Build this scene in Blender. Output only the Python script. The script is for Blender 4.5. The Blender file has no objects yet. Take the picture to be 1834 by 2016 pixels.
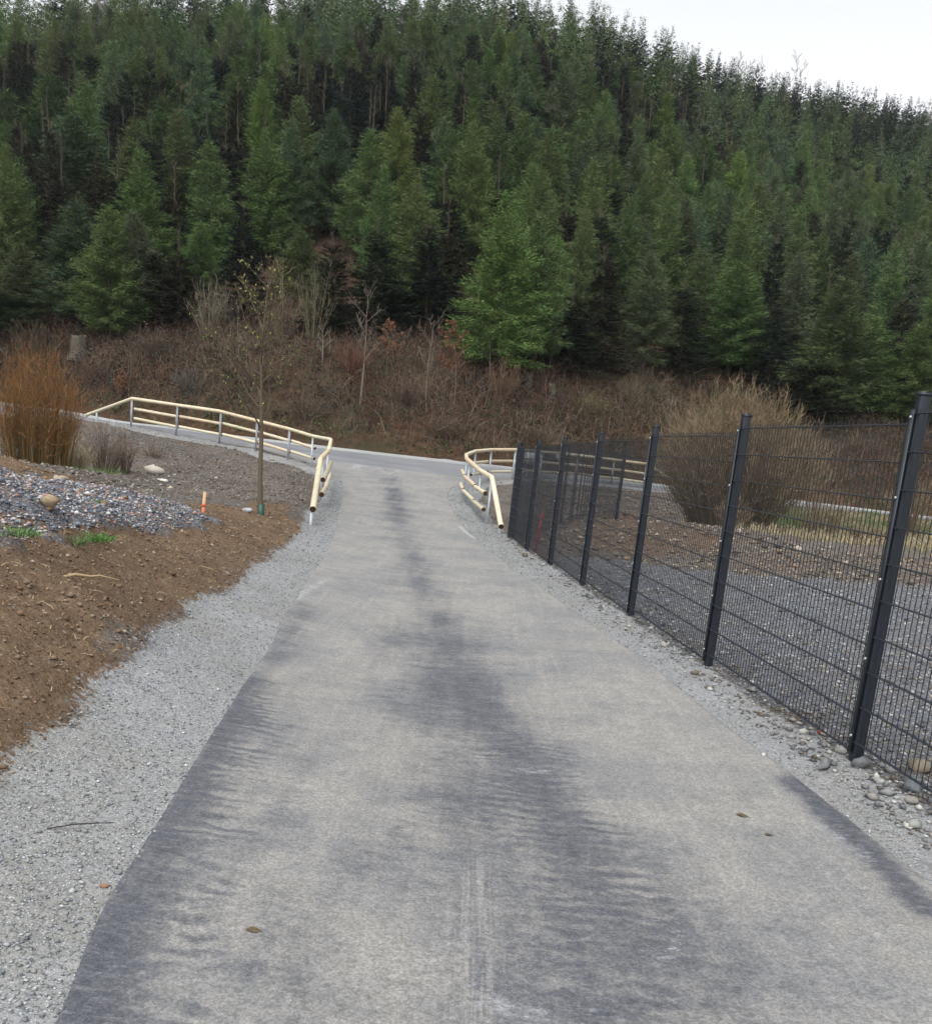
import bpy, math, random
import numpy as np
from mathutils import Vector, Matrix

# ------------------------------------------------------------------ camera
# pixel coordinates below are those of a 1834 x 2016 view of the photograph
F, CX, CY, CAMH = 1836.0, 917.0, 1224.0, 1.58
PIT, ROL = math.radians(10.63), math.radians(5.99)
S = bpy.context.scene
COL = S.collection
camd = bpy.data.cameras.new('camera')
cam = bpy.data.objects.new('camera', camd)
COL.objects.link(cam)
S.camera = cam
camd.sensor_fit = 'HORIZONTAL'
camd.sensor_width = 36.0
camd.lens = 36.0 * F / 1834.0
camd.shift_y = (CY - 1008.0) / 1834.0
camd.clip_start, camd.clip_end = 0.05, 3000.0
fw = Vector((0, math.cos(PIT), -math.sin(PIT)))
up0 = Vector((0, math.sin(PIT), math.cos(PIT)))
rt0 = Vector((1, 0, 0))
c_, s_ = math.cos(ROL), math.sin(ROL)
rt = rt0 * c_ + up0 * s_
up = up0 * c_ - rt0 * s_
cam.matrix_world = Matrix(((rt.x, up.x, -fw.x, 0), (rt.y, up.y, -fw.y, 0), (rt.z, up.z, -fw.z, CAMH), (0, 0, 0, 1)))

# ------------------------------------------------------------------ light
SUN_EL, SUN_ROT = math.radians(58), math.radians(200)
world = bpy.data.worlds.new('World')
S.world = world
world.use_nodes = True
wn = world.node_tree.nodes
wl = world.node_tree.links
sky = wn.new('ShaderNodeTexSky')
sky.sky_type = 'NISHITA'
sky.sun_disc = False
sky.sun_elevation = SUN_EL
sky.sun_rotation = SUN_ROT
sky.air_density = 1.0
sky.dust_density = 4.0
sky.ozone_density = 1.0
hs = wn.new('ShaderNodeHueSaturation')
hs.inputs['Saturation'].default_value = 0.10
wl.new(sky.outputs[0], hs.inputs['Color'])
wl.new(hs.outputs[0], wn['Background'].inputs['Color'])
wn['Background'].inputs['Strength'].default_value = 0.15
sl = bpy.data.lights.new('sun', 'SUN')
sl.energy = 0.5
sl.angle = math.radians(25)
sl.color = (1.0, 0.97, 0.93)
so = bpy.data.objects.new('sun', sl)
COL.objects.link(so)
# sun_rotation is measured clockwise from +Y
sd = Vector((math.sin(SUN_ROT) * math.cos(SUN_EL), math.cos(SUN_ROT) * math.cos(SUN_EL), math.sin(SUN_EL)))
so.rotation_euler = sd.to_track_quat('Z', 'Y').to_euler()
so.location = (0, 0, 60)
S.view_settings.view_transform = 'Standard'
S.view_settings.look = 'None'
S.view_settings.gamma = 1.0
S.view_settings.exposure = 1.12
S.cycles.max_bounces = 6
S.cycles.diffuse_bounces = 2
S.cycles.transparent_max_bounces = 4

# ------------------------------------------------------------------ helpers
rng = np.random.default_rng(7)
random.seed(7)


def ray(px, py):
    X = (px - CX) / F
    Z = -(py - CY) / F
    x = c_ * X - s_ * Z
    z = s_ * X + c_ * Z
    cp, sp = math.cos(PIT), math.sin(PIT)
    return np.array([x, cp + sp * z, -sp + cp * z])


def at(px, py, Y):
    d = ray(px, py)
    return d * Y / d[1] + np.array([0, 0, CAMH])


def atz(px, py, z):
    d = ray(px, py)
    return d * (z - CAMH) / d[2] + np.array([0, 0, CAMH])


def pix(x, y, z):
    z = z - CAMH
    cp, sp = math.cos(PIT), math.sin(PIT)
    qx, qy, qz = x, cp * y - sp * z, sp * y + cp * z
    X, Z = qx / qy, qz / qy
    return CX + F * (c_ * X + s_ * Z), CY - F * (-s_ * X + c_ * Z)


def hash2(ix, iy, seed):
    n = (ix.astype(np.int64) * 374761393 + iy.astype(np.int64) * 668265263 + seed * 974634777) & 0xffffffff
    n = ((n ^ (n >> 13)) * 1274126177) & 0xffffffff
    return ((n ^ (n >> 16)) & 0xffff) / 65535.0


def vnoise(x, y, seed=0):
    ix, iy = np.floor(x), np.floor(y)
    fx, fy = x - ix, y - iy
    fx = fx * fx * (3 - 2 * fx)
    fy = fy * fy * (3 - 2 * fy)
    a, b = hash2(ix, iy, seed), hash2(ix + 1, iy, seed)
    c, d = hash2(ix, iy + 1, seed), hash2(ix + 1, iy + 1, seed)
    return (a * (1 - fx) + b * fx) * (1 - fy) + (c * (1 - fx) + d * fx) * fy - 0.5


def fbm(x, y, seed=0, oct=4):
    x = np.asarray(x, float)
    y = np.asarray(y, float)
    r = np.zeros_like(x)
    a = 1.0
    for k in range(oct):
        r = r + a * vnoise(x, y, seed + k)
        x, y, a = x * 2.03 + 5.1, y * 2.03 + 1.7, a * 0.5
    return r


class M:
    """collects vertices and faces (triangles or quads) with a per-face material slot and tone"""

    def __init__(s):
        s.v, s.f, s.n, s.m, s.t, s.c, s.nv = [], [], [], [], [], [], 0

    def add(s, v, f, mat=0, tone=0.5, col=None):
        v = np.asarray(v, float).reshape(-1, 3)
        f = np.asarray(f, np.int64)
        k = len(f)
        s.v.append(v)
        s.f.append((f + s.nv).ravel())
        s.n.append(np.full(k, f.shape[1], np.int32))
        s.m.append(np.broadcast_to(np.asarray(mat, np.int32), (k,)))
        s.t.append(np.broadcast_to(np.asarray(tone, float), (k,)))
        if col is not None:
            s.c.append(np.broadcast_to(np.asarray(col, float), (k, 3)))
        s.nv += len(v)
        return s

    def box(s, c, d, rz=0.0, **k):
        x, y, z = d[0] / 2, d[1] / 2, d[2] / 2
        v = np.array([[-x, -y, -z], [x, -y, -z], [x, y, -z], [-x, y, -z], [-x, -y, z], [x, -y, z], [x, y, z], [-x, y, z]])
        cc, ss = math.cos(rz), math.sin(rz)
        v = v @ np.array([[cc, ss, 0], [-ss, cc, 0], [0, 0, 1]]) + np.asarray(c)
        return s.add(v, [[0, 3, 2, 1], [4, 5, 6, 7], [0, 1, 5, 4], [1, 2, 6, 5], [2, 3, 7, 6], [3, 0, 4, 7]], **k)

    def tube(s, pts, rad, n=6, cap=True, capmat=None, **k):
        pts = np.asarray(pts, float)
        rad = np.broadcast_to(np.asarray(rad, float), (len(pts),))
        t = np.gradient(pts, axis=0)
        t /= np.linalg.norm(t, axis=1)[:, None] + 1e-9
        ref = np.array([0, 0, 1.0]) if abs(t[0][2]) < 0.8 else np.array([1.0, 0, 0])
        a = np.cross(t, ref)
        a /= np.linalg.norm(a, axis=1)[:, None] + 1e-9
        b = np.cross(t, a)
        th = np.arange(n) * 2 * math.pi / n
        v = pts[:, None] + rad[:, None, None] * (np.cos(th)[None, :, None] * a[:, None] + np.sin(th)[None, :, None] * b[:, None])
        q = []
        m = len(pts)
        for i in range(m - 1):
            for j in range(n):
                j2 = (j + 1) % n
                q.append([i * n + j, i * n + j2, (i + 1) * n + j2, (i + 1) * n + j])
        s.add(v, q, **k)
        if cap:
            kk = dict(k)
            if capmat is not None:
                kk['mat'] = capmat
            for i in (0, m - 1):
                vv = np.concatenate([v[i], pts[i:i + 1]])
                s.add(vv, [[j, (j + 1) % n, n] for j in range(n)], **kk)
        return s

    def strips(s, P, w, **k):
        """P: N x K x 3 polylines drawn as flat tapering ribbons"""
        P = np.asarray(P, float)
        N, K = P.shape[:2]
        t = P[:, -1] - P[:, 0]
        r = rng.normal(size=(N, 3))
        side = np.cross(t, r)
        side /= np.linalg.norm(side, axis=1)[:, None] + 1e-9
        w = np.broadcast_to(np.asarray(w, float), (N,))
        tp = np.linspace(1, 0.25, K)
        L = P - side[:, None] * (w[:, None] * tp[None])[:, :, None] / 2
        R = P + side[:, None] * (w[:, None] * tp[None])[:, :, None] / 2
        v = np.stack([L, R], 2).reshape(-1, 3)
        base = (np.arange(N) * K * 2)[:, None]
        fs = [np.concatenate([base + 2 * i, base + 2 * i + 1, base + 2 * i + 3, base + 2 * i + 2], 1) for i in range(K - 1)]
        f = np.stack(fs, 1).reshape(-1, 4)
        for key in ('tone', 'col'):
            if key in k and np.ndim(k[key]) > 0 and len(np.asarray(k[key])) == N:
                k[key] = np.repeat(np.asarray(k[key]), K - 1, axis=0)
        return s.add(v, f, **k)

    def tris(s, base, tip, w, **k):
        base, tip = np.asarray(base, float), np.asarray(tip, float)
        N = len(base)
        t = tip - base
        side = np.cross(t, rng.normal(size=(N, 3)))
        side /= np.linalg.norm(side, axis=1)[:, None] + 1e-9
        w = np.broadcast_to(np.asarray(w, float), (N,))[:, None]
        v = np.stack([base - side * w / 2, base + side * w / 2, tip], 1).reshape(-1, 3)
        return s.add(v, np.arange(3 * N).reshape(-1, 3), **k)

    def leaves(s, c, size, **k):
        c = np.asarray(c, float)
        N = len(c)
        a = rng.normal(size=(N, 3))
        a /= np.linalg.norm(a, axis=1)[:, None]
        b = np.cross(a, rng.normal(size=(N, 3)))
        b /= np.linalg.norm(b, axis=1)[:, None]
        sz = np.broadcast_to(np.asarray(size, float), (N,))[:, None]
        v = np.stack([c - a * sz, c - b * sz * .5, c + a * sz, c + b * sz * .5], 1).reshape(-1, 3)
        return s.add(v, np.arange(4 * N).reshape(-1, 4), **k)

    def mesh(s, name, mats, smooth=False):
        me = bpy.data.meshes.new(name)
        v = np.concatenate(s.v)
        f = np.concatenate(s.f)
        n = np.concatenate(s.n)
        me.vertices.add(len(v))
        me.vertices.foreach_set('co', v.astype(np.float32).ravel())
        me.loops.add(len(f))
        me.loops.foreach_set('vertex_index', f.astype(np.int32))
        me.polygons.add(len(n))
        me.polygons.foreach_set('loop_start', np.concatenate([[0], np.cumsum(n)[:-1]]).astype(np.int32))
        me.polygons.foreach_set('material_index', np.concatenate(s.m).astype(np.int32))
        if smooth:
            me.polygons.foreach_set('use_smooth', np.ones(len(n), bool))
        me.update(calc_edges=True)
        a = me.attributes.new('tone', 'FLOAT', 'FACE')
        a.data.foreach_set('value', np.concatenate(s.t).astype(np.float32))
        if s.c:
            c = np.concatenate(s.c)
            if len(c) == len(n):
                a = me.attributes.new('tint', 'FLOAT_COLOR', 'FACE')
                a.data.foreach_set('color', np.concatenate([c, np.ones((len(c), 1))], 1).astype(np.float32).ravel())
        for m in mats:
            me.materials.append(m)
        return me

    def build(s, name, mats, parent=None, smooth=False, loc=None):
        if not isinstance(mats, (list, tuple)):
            mats = [mats]
        return link(name, s.mesh(name, mats, smooth), parent, loc)


def link(name, me, parent=None, loc=None):
    o = bpy.data.objects.new(name, me)
    COL.objects.link(o)
    if parent is not None:
        o.parent = parent
    if loc is not None:
        o.location = loc
    return o


def tag(o, label=None, cat=None, group=None, kind=None):
    if label:
        o['label'] = label
    if cat:
        o['category'] = cat
    if group:
        o['group'] = group
    if kind:
        o['kind'] = kind
    return o


def empty(name, loc, label, cat, group=None):
    o = bpy.data.objects.new(name, None)
    o.empty_display_size = 0.2
    COL.objects.link(o)
    o.location = [float(q) for q in loc]
    return tag(o, label, cat, group)


# ------------------------------------------------------------------ materials
def mat(name, rough=0.85, spec=0.3):
    m = bpy.data.materials.new(name)
    m.use_nodes = True
    nt = m.node_tree
    b = nt.nodes['Principled BSDF']
    b.inputs['Roughness'].default_value = rough
    b.inputs['Specular IOR Level'].default_value = spec
    return m, nt, b


class NT:
    def __init__(s, nt):
        s.nt, s.N, s.L = nt, nt.nodes, nt.links
        s._pos = None

    def _in(s, node, key, val):
        if val is None:
            return
        if hasattr(val, 'is_linked') or hasattr(val, 'links'):
            s.L.new(val, node.inputs[key])
        else:
            try:
                node.inputs[key].default_value = val
            except Exception:
                node.inputs[key].default_value = tuple(val) + (1.0,)

    def pos(s):
        if s._pos is None:
            g = s.N.new('ShaderNodeNewGeometry')
            s._pos = g.outputs['Position']
        return s._pos

    def objpos(s):
        return s.N.new('ShaderNodeTexCoord').outputs['Object']

    def attr(s, name, out='Fac'):
        a = s.N.new('ShaderNodeAttribute')
        a.attribute_name = name
        return a.outputs[out]

    def scale(s, vec, xyz, off=(0, 0, 0)):
        m = s.N.new('ShaderNodeMapping')
        s.L.new(vec, m.inputs[0])
        m.inputs['Scale'].default_value = xyz
        m.inputs['Location'].default_value = off
        return m.outputs[0]

    def noise(s, vec, sc, det=4, rough=0.6, dist=0.0):
        n = s.N.new('ShaderNodeTexNoise')
        s.L.new(vec, n.inputs['Vector'])
        n.inputs['Scale'].default_value = sc
        n.inputs['Detail'].default_value = det
        n.inputs['Roughness'].default_value = rough
        n.inputs['Distortion'].default_value = dist
        return n.outputs['Fac']

    def vor(s, vec, sc, out='Distance', rnd=1.0, feat='F1'):
        n = s.N.new('ShaderNodeTexVoronoi')
        n.feature = feat
        s.L.new(vec, n.inputs['Vector'])
        n.inputs['Scale'].default_value = sc
        n.inputs['Randomness'].default_value = rnd
        return n.outputs[out]

    def math(s, op, a, b=None, c=None, clamp=False):
        n = s.N.new('ShaderNodeMath')
        n.operation = op
        n.use_clamp = clamp
        s._in(n, 0, a)
        s._in(n, 1, b)
        s._in(n, 2, c)
        return n.outputs[0]

    def ramp(s, fac, lo, hi, a=0.0, b=1.0):
        n = s.N.new('ShaderNodeMapRange')
        n.interpolation_type = 'SMOOTHSTEP'
        s._in(n, 0, fac)
        n.inputs[1].default_value = lo
        n.inputs[2].default_value = hi
        n.inputs[3].default_value = a
        n.inputs[4].default_value = b
        return n.outputs[0]

    def mix(s, fac, a, b, mode='MIX'):
        n = s.N.new('ShaderNodeMix')
        n.data_type = 'RGBA'
        n.blend_type = mode
        s._in(n, 0, fac)
        for i, v in ((6, a), (7, b)):
            if hasattr(v, 'links'):
                s.L.new(v, n.inputs[i])
            else:
                n.inputs[i].default_value = tuple(v) + (1.0,)
        return n.outputs[2]

    def cr(s, fac, stops):
        n = s.N.new('ShaderNodeValToRGB')
        s.L.new(fac, n.inputs[0])
        e = n.color_ramp.elements
        while len(e) < len(stops):
            e.new(0.5)
        for el, (p, c) in zip(e, stops):
            el.position = p
            el.color = tuple(c) + (1.0,)
        return n.outputs[0]

    def bump(s, h, strength=0.5, dist=0.02, nrm=None):
        n = s.N.new('ShaderNodeBump')
        n.inputs['Strength'].default_value = strength
        n.inputs['Distance'].default_value = dist
        s.L.new(h, n.inputs['Height'])
        if nrm is not None:
            s.L.new(nrm, n.inputs['Normal'])
        return n.outputs[0]


def simple(name, col, rough=0.8, spec=0.3, var=0.25, sc=20.0, metal=0.0, stretch=(1, 1, 1), bump=0.0):
    m, nt, b = mat(name, rough, spec)
    g = NT(nt)
    p = g.scale(g.objpos(), stretch)
    n = g.noise(p, sc, 5)
    lo = [c * (1 - var) for c in col]
    hi = [min(1, c * (1 + var)) for c in col]
    g.L.new(g.cr(n, [(0.3, lo), (0.7, hi)]), b.inputs['Base Color'])
    b.inputs['Metallic'].default_value = metal
    if bump:
        g.L.new(g.bump(n, bump, 0.01), b.inputs['Normal'])
    return m


def foliage(name, lo=0.55, hi=1.5):
    """colour comes from the object's own colour, varied twig by twig"""
    m, nt, b = mat(name, 0.75, 0.15)
    g = NT(nt)
    oi = g.N.new('ShaderNodeObjectInfo')
    t = g.attr('tone')
    k = g.ramp(t, 0, 1, lo, hi)
    cmb = g.N.new('ShaderNodeCombineColor')
    for i in range(3):
        g.L.new(k, cmb.inputs[i])
    c = g.mix(1.0, oi.outputs['Color'], cmb.outputs[0], 'MULTIPLY')
    g.L.new(c, b.inputs['Base Color'])
    return m


def tinted(name, rough=0.85):
    m, nt, b = mat(name, rough, 0.15)
    g = NT(nt)
    g.L.new(g.attr('tint', 'Color'), b.inputs['Base Color'])
    return m


MF = foliage('foliage')
MT = tinted('tinted_growth')
MBARK = simple('larch_bark', (0.05, 0.042, 0.034), 0.95, 0.1, 0.35, 8, stretch=(1, 1, .3), bump=.4)
MPALE = simple('pale_leader_bark', (0.085, 0.072, 0.054), 0.9, 0.1, 0.3, 8)
MTWIG = simple('dead_twig', (0.10, 0.085, 0.065), 0.95, 0.1, 0.35, 6)
MPAINT = simple('anthracite_coating', (0.012, 0.016, 0.023), 0.42, 0.45, 0.15, 30)
MZINC = simple('galvanised_steel', (0.36, 0.40, 0.43), 0.5, 0.5, 0.2, 25, metal=0.35)
MBOLT = simple('stainless_bolt', (0.38, 0.38, 0.37), 0.35, 0.5, 0.1, 25, metal=0.6)


def wood_mat():
    m, nt, b = mat('peeled_round_timber', 0.7, 0.25)
    g = NT(nt)
    oi = g.N.new('ShaderNodeObjectInfo')
    p = g.scale(g.objpos(), (1, 1, 1))
    n1 = g.noise(p, 3.0, 5, 0.65, 1.2)
    n2 = g.noise(p, 28.0, 3, 0.6)
    kn = g.vor(p, 2.6)
    c = g.cr(n1, [(0.3, (0.48, 0.44, 0.35)), (0.5, (0.68, 0.63, 0.49)), (0.72, (0.58, 0.48, 0.37))])
    c = g.mix(g.ramp(n2, 0.45, 0.75, 0, 0.35), c, (0.55, 0.48, 0.3))
    c = g.mix(g.ramp(kn, 0.03, 0.07, 0.7, 0.0), c, (0.3, 0.19, 0.1))
    c = g.mix(1.0, oi.outputs['Color'], c, 'MULTIPLY')
    g.L.new(c, b.inputs['Base Color'])
    g.L.new(g.bump(n2, 0.3, 0.004), b.inputs['Normal'])
    return m


MWOOD = wood_mat()
MWEND = simple('dark_end_grain', (0.05, 0.028, 0.015), 0.9, 0.1, 0.5, 40)

# ------------------------------------------------------------------ terrain
ctrl = []


def cp(px, py, Y=None, z=None):
    p = at(px, py, Y) if Y is not None else atz(px, py, z)
    ctrl.append(p)
    return p


def zpath(y):
    return float(np.interp(y, [-10, 3, 10, 18, 22, 26, 30, 34, 40], [0.0, 0.0, -.15, -.28, -.24, -.06, .14, .33, .45]))


def onpath(px, py):
    d = ray(px, py)
    lo, hi = 1.0, 45.0
    ys = np.linspace(1.5, 45, 900)
    for y in ys:
        z = CAMH + d[2] * y / d[1]
        if z <= zpath(y):
            return np.array([d[0] * y / d[1], y, zpath(y)])
    return np.array([d[0] * 38 / d[1], 38, zpath(38)])


PL = [(123, 1980), (161, 1848), (212, 1755), (254, 1688), (312, 1600), (372, 1506), (413, 1438), (476, 1341), (560, 1200), (605, 1138), (645, 1082), (660, 1042), (671, 989), (677, 956), (673, 938), (655, 928)]
PR = [(1834, 1746), (1689, 1629), (1591, 1554), (1497, 1479), (1414, 1413), (1336, 1354), (1247, 1283), (1100, 1182), (985, 1100), (940, 1060), (905, 1022), (888, 990), (878, 962), (890, 953), (915, 946)]
EL = np.array([onpath(*p) for p in PL])
ER = np.array([onpath(*p) for p in PR])
EL = np.concatenate([[[-.72, -4, 0], [-.85, 1.2, 0]], EL])
ER = np.concatenate([[[2.75, -4, 0], [2.15, 1.5, 0]], ER])
for e in (EL, ER):
    for p in e:
        ctrl.append(p)
# strips of level ground just beside the path
for y in (1, 3, 6, 10, 14, 18):
    ctrl.append(np.array([np.interp(y, EL[:, 1], EL[:, 0]) - .4, y, zpath(y) + .005]))
    ctrl.append(np.array([np.interp(y, ER[:, 1], ER[:, 0]) + .35, y, zpath(y) + .005]))
# fence line
FA = np.array([2.35, 5.261, .042])
FD = np.array([math.sin(-.106), math.cos(-.106), 0.0])


def fence_pt(k):
    d = 2.52 * k
    return FA + FD * d + np.array([0, 0, -.023 * d])


for k in (-2, -1, 0, 1, 2, 3, 4, 5, 6):
    ctrl.append(fence_pt(k))
# yard behind the fence
for x, y, z in [(5, 3, .02), (5, 8, -.05), (8, 5, 0), (8, 11, -.1), (4, 12, -.15), (12, 9, 0)]:
    ctrl.append(np.array([x, y, z]))
for p in [(1108, 1092, 17.0), (1230, 1105, 16.5), (1347, 1122, 15.8), (1600, 1140, 14.8), (1834, 1156, 14.0)]:
    cp(*p)
CREST_R = [(1230, 1030, 24), (1347, 1040, 21.5), (1479, 1055, 20.5), (1639, 1078, 19.5), (1834, 1102, 18.5)]
for p in CREST_R:
    cp(*p)
for p in [(1533, 1050, 26), (1640, 1060, 26), (1780, 1075, 25), (1834, 1060, 30), (1072, 949, 37.5), (1135, 952, 39), (1206, 959, 40.5), (1283, 967, 42),
          (1376, 975, 42.5), (1461, 984, 42.5), (1600, 998, 42.5), (1753, 1015, 42.5), (1834, 1024, 42.5), (1210, 1027, 27.5), (1120, 1010, 27.5), (1060, 1000, 26)]:
    cp(*p)
# left: soil bank, gravel heap, hollow
SOIL_EDGE = [(0, 1560), (60, 1490), (150, 1400), (250, 1310), (320, 1230), (380, 1195), (440, 1165), (500, 1120), (540, 1090), (575, 1062), (600, 1045)]
for p, z in zip(SOIL_EDGE[::2], (.0, -.02, -.04, -.1, -.15, -.22)):
    cp(*p, z=z)
for px, py, z in [(0, 1300, .27), (0, 1200, .42), (0, 1085, .55), (140, 1062, .5), (285, 1065, .33), (410, 1036, .12), (200, 1180, .27), (350, 1110, .12),
                  (0, 960, .58), (133, 968, .5), (267, 984, .36), (0, 926, .6), (100, 933, .52), (167, 940, .42), (450, 1080, -.02), (513, 1020, -.1), (398, 1020, .1)]:
    cp(px, py, z=z)
for p in [(300, 943, 24), (380, 975, 20), (480, 965, 22), (560, 985, 20), (600, 1000, 20), (304, 927, 30), (230, 922, 28), (350, 930, 30), (430, 925, 30), (520, 950, 26), (560, 930, 29),
          (613, 1022, 18.2), (624, 1006, 20), (633, 990, 22.5), (638, 963, 27)]:
    cp(*p)
for x, y, z in [(-9.5, 22, .0), (-12, 24, .1), (-11, 28, .1), (-16, 26, .3), (-6, 12, .35), (-9, 8, .7), (-6, 3, .6), (-14, 15, .8), (-20, 20, 1.0), (-3, -2, .1), (-8, -6, .6), (6, -6, 0)]:
    ctrl.append(np.array([x, y, z]))
RAIL_L = [(259, 839, 36.7), (350, 857, 36.2), (434, 873, 35.6), (510, 888, 35), (567, 905.6, 34.2), (614, 920.5, 33.2)]
for p in RAIL_L:
    cp(*p)
cp(190, 829, 38)
cp(100, 826, 39)
cp(0, 814, 40)
RAIL_R = [(962, 1036, 23.0), (938.7, 1016, 25.0), (922.2, 992, 27.6), (911.9, 975.7, 29.8)]
for p in RAIL_R:
    cp(*p)
for p in [(960.4, 947.8, 35.2), (1007.9, 945.3, 36.5)]:
    cp(*p)
FAR = [(0, 795, 45), (130, 812, 43), (259, 836, 41), (434, 858, 39.5), (551, 872, 38.6), (660, 885, 38.2), (780, 899, 38.4), (915, 914, 39), (1020, 925, 40.5), (1150, 938, 42.5), (1283, 955, 44.5), (1500, 980, 46), (1834, 1021, 46)]
FARW = np.array([cp(*p) for p in FAR])
for a in (-75, -60, -45, 45, 60, 75):
    ctrl.append(np.array([46 * math.sin(math.radians(a)), 46 * math.cos(math.radians(a)), 1.8 if a < 0 else .6]))
ctrl = np.array(ctrl)
keep = []
for i, p in enumerate(ctrl):
    if all(np.hypot(*(p[:2] - ctrl[j][:2])) > 0.3 for j in keep):
        keep.append(i)
ctrl = ctrl[keep]


def _phi(r2):
    return np.where(r2 > 0, 0.5 * r2 * np.log(r2 + 1e-12), 0)


n_ = len(ctrl)
K_ = _phi(((ctrl[:, None, :2] - ctrl[None, :, :2]) ** 2).sum(-1)) + np.eye(n_) * 0.6
P_ = np.concatenate([np.ones((n_, 1)), ctrl[:, :2]], 1)
A_ = np.block([[K_, P_], [P_.T, np.zeros((3, 3))]])
W_ = np.linalg.solve(A_, np.concatenate([ctrl[:, 2], np.zeros(3)]))


def tps(x, y):
    x = np.asarray(x, float)
    y = np.asarray(y, float)
    out = np.empty(x.size)
    xf, yf = x.ravel(), y.ravel()
    for i in range(0, x.size, 40000):
        a, b = xf[i:i + 40000], yf[i:i + 40000]
        r2 = (a[:, None] - ctrl[None, :, 0]) ** 2 + (b[:, None] - ctrl[None, :, 1]) ** 2
        out[i:i + 40000] = _phi(r2) @ W_[:n_] + W_[n_] + W_[n_ + 1] * a + W_[n_ + 2] * b
    return np.clip(out.reshape(x.shape), -1.2, 2.6)


# hill beyond the upper path, in polar form round the origin
FAZ = np.degrees(np.arctan2(FARW[:, 0], FARW[:, 1]))
FDI = np.hypot(FARW[:, 0], FARW[:, 1])
HAZ = [-75, -27, -15, -3, 5, 11, 22, 27, 75]
HSL = [.465, .475, .505, .535, .527, .467, .405, .395, .37]
HRD = [138, 138, 140, 142, 146, 175, 225, 240, 240]


def footd(az):
    return np.interp(az, FAZ, FDI) + 0.7


def zground(x, y):
    x = np.asarray(x, float)
    y = np.asarray(y, float)
    az = np.degrees(np.arctan2(x, y))
    d = np.hypot(x, y)
    df = footd(az)
    dd = np.minimum(d, df)
    zf = tps(dd * np.sin(np.radians(az)), dd * np.cos(np.radians(az)))
    s = np.interp(az, HAZ, HSL)
    R = np.interp(az, HAZ, HRD)
    t = np.clip(d - df, 0, None)
    # a slightly steeper cut bank at the foot
    h = s * t + 0.55 * (1 - np.exp(-t / 2.2))
    over = np.clip(d - R, 0, None)
    h = h - s * over - 0.0045 * over ** 1.6 + 1.2 * (1 - np.exp(-over / 15))
    h = h + np.clip(t / 10, 0, 1) * 1.6 * fbm(x / 14, y / 14, 3, 3)
    h = h + np.clip(t / 3, 0, 1) * .35 * fbm(x / 2.2, y / 2.2, 9, 3)
    return zf + h


def zat(x, y):
    return float(zground(np.array([x]), np.array([y]))[0])


def hit(px, py, ymin=1.2, ymax=60):
    d = ray(px, py)
    ys = np.geomspace(ymin, ymax, 500)
    zr = CAMH + d[2] * ys / d[1]
    zg = tps(d[0] * ys / d[1], ys)
    k = np.argmax(zr <= zg)
    if zr[k] > zg[k]:
        k = len(ys) - 1
    y = ys[k]
    return np.array([d[0] * y / d[1], y, zg[k]])


# --- signed distance to polygons (positive inside)
def sdist(x, y, poly):
    poly = np.asarray(poly)[:, :2]
    n = len(poly)
    best = np.full(x.shape, 1e9)
    inside = np.zeros(x.shape, bool)
    for i in range(n):
        a, b = poly[i], poly[(i + 1) % n]
        e = b - a
        wx, wy = x - a[0], y - a[1]
        t = np.clip((wx * e[0] + wy * e[1]) / (e @ e + 1e-12), 0, 1)
        best = np.minimum(best, (wx - e[0] * t) ** 2 + (wy - e[1] * t) ** 2)
        c = ((a[1] > y) != (b[1] > y)) & (x < (b[0] - a[0]) * (y - a[1]) / (b[1] - a[1] + 1e-12) + a[0])
        inside ^= c
    dd = np.sqrt(best)
    return np.where(inside, dd, -dd)


def dline(x, y, pts):
    best = np.full(np.shape(x), 1e9)
    pts = np.asarray(pts)
    for i in range(len(pts) - 1):
        a, b = pts[i, :2], pts[i + 1, :2]
        e = b - a
        wx, wy = x - a[0], y - a[1]
        t = np.clip((wx * e[0] + wy * e[1]) / (e @ e + 1e-12), 0, 1)
        best = np.minimum(best, (wx - e[0] * t) ** 2 + (wy - e[1] * t) ** 2)
    return np.sqrt(best)


def hp(pts):
    return np.array([hit(*p) for p in pts])


ySoil = hp(SOIL_EDGE)
# upper path: near and far edge
UN = np.array([at(*p) for p in [(0, 812, 40), (130, 828, 38.8), (259, 834, 37.4), (350, 851, 37), (434, 866, 36.6), (510, 881, 36.2), (567, 895, 35.6), (614, 908, 35)]]
              + [[-2.4, 34.6, .3], [0.2, 35.0, .3]] + [at(*p) for p in [(1007, 941, 37.4), (1072, 946, 38.8), (1135, 949, 40), (1206, 957, 41.3), (1283, 964, 42.6), (1376, 973, 43.2), (1461, 981.5, 43.4), (1600, 995, 43.6), (1753, 1011, 43.6), (1834, 1019, 43.6)]])
UN[:, 2] = tps(UN[:, 0], UN[:, 1])
UNx = np.concatenate([[-45, *UN[:, 0], 45]])
UNy = np.concatenate([[46, *UN[:, 1], 43.6]])
FWx = np.concatenate([[-45, *FARW[:, 0], 45]])
FWy = np.concatenate([[52, *FARW[:, 1], 46]])
path_poly = np.concatenate([EL, [[-6.2, 33.5, 0], [-6.6, 35.8, 0], [3.0, 38.5, 0]], [[1.3, 36.6, 0]], ER[::-1]])
upper_poly = np.array([[a, b] for a, b in zip(UNx, UNy)] + [[a, b] for a, b in zip(FWx[::-1], FWy[::-1])])
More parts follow.
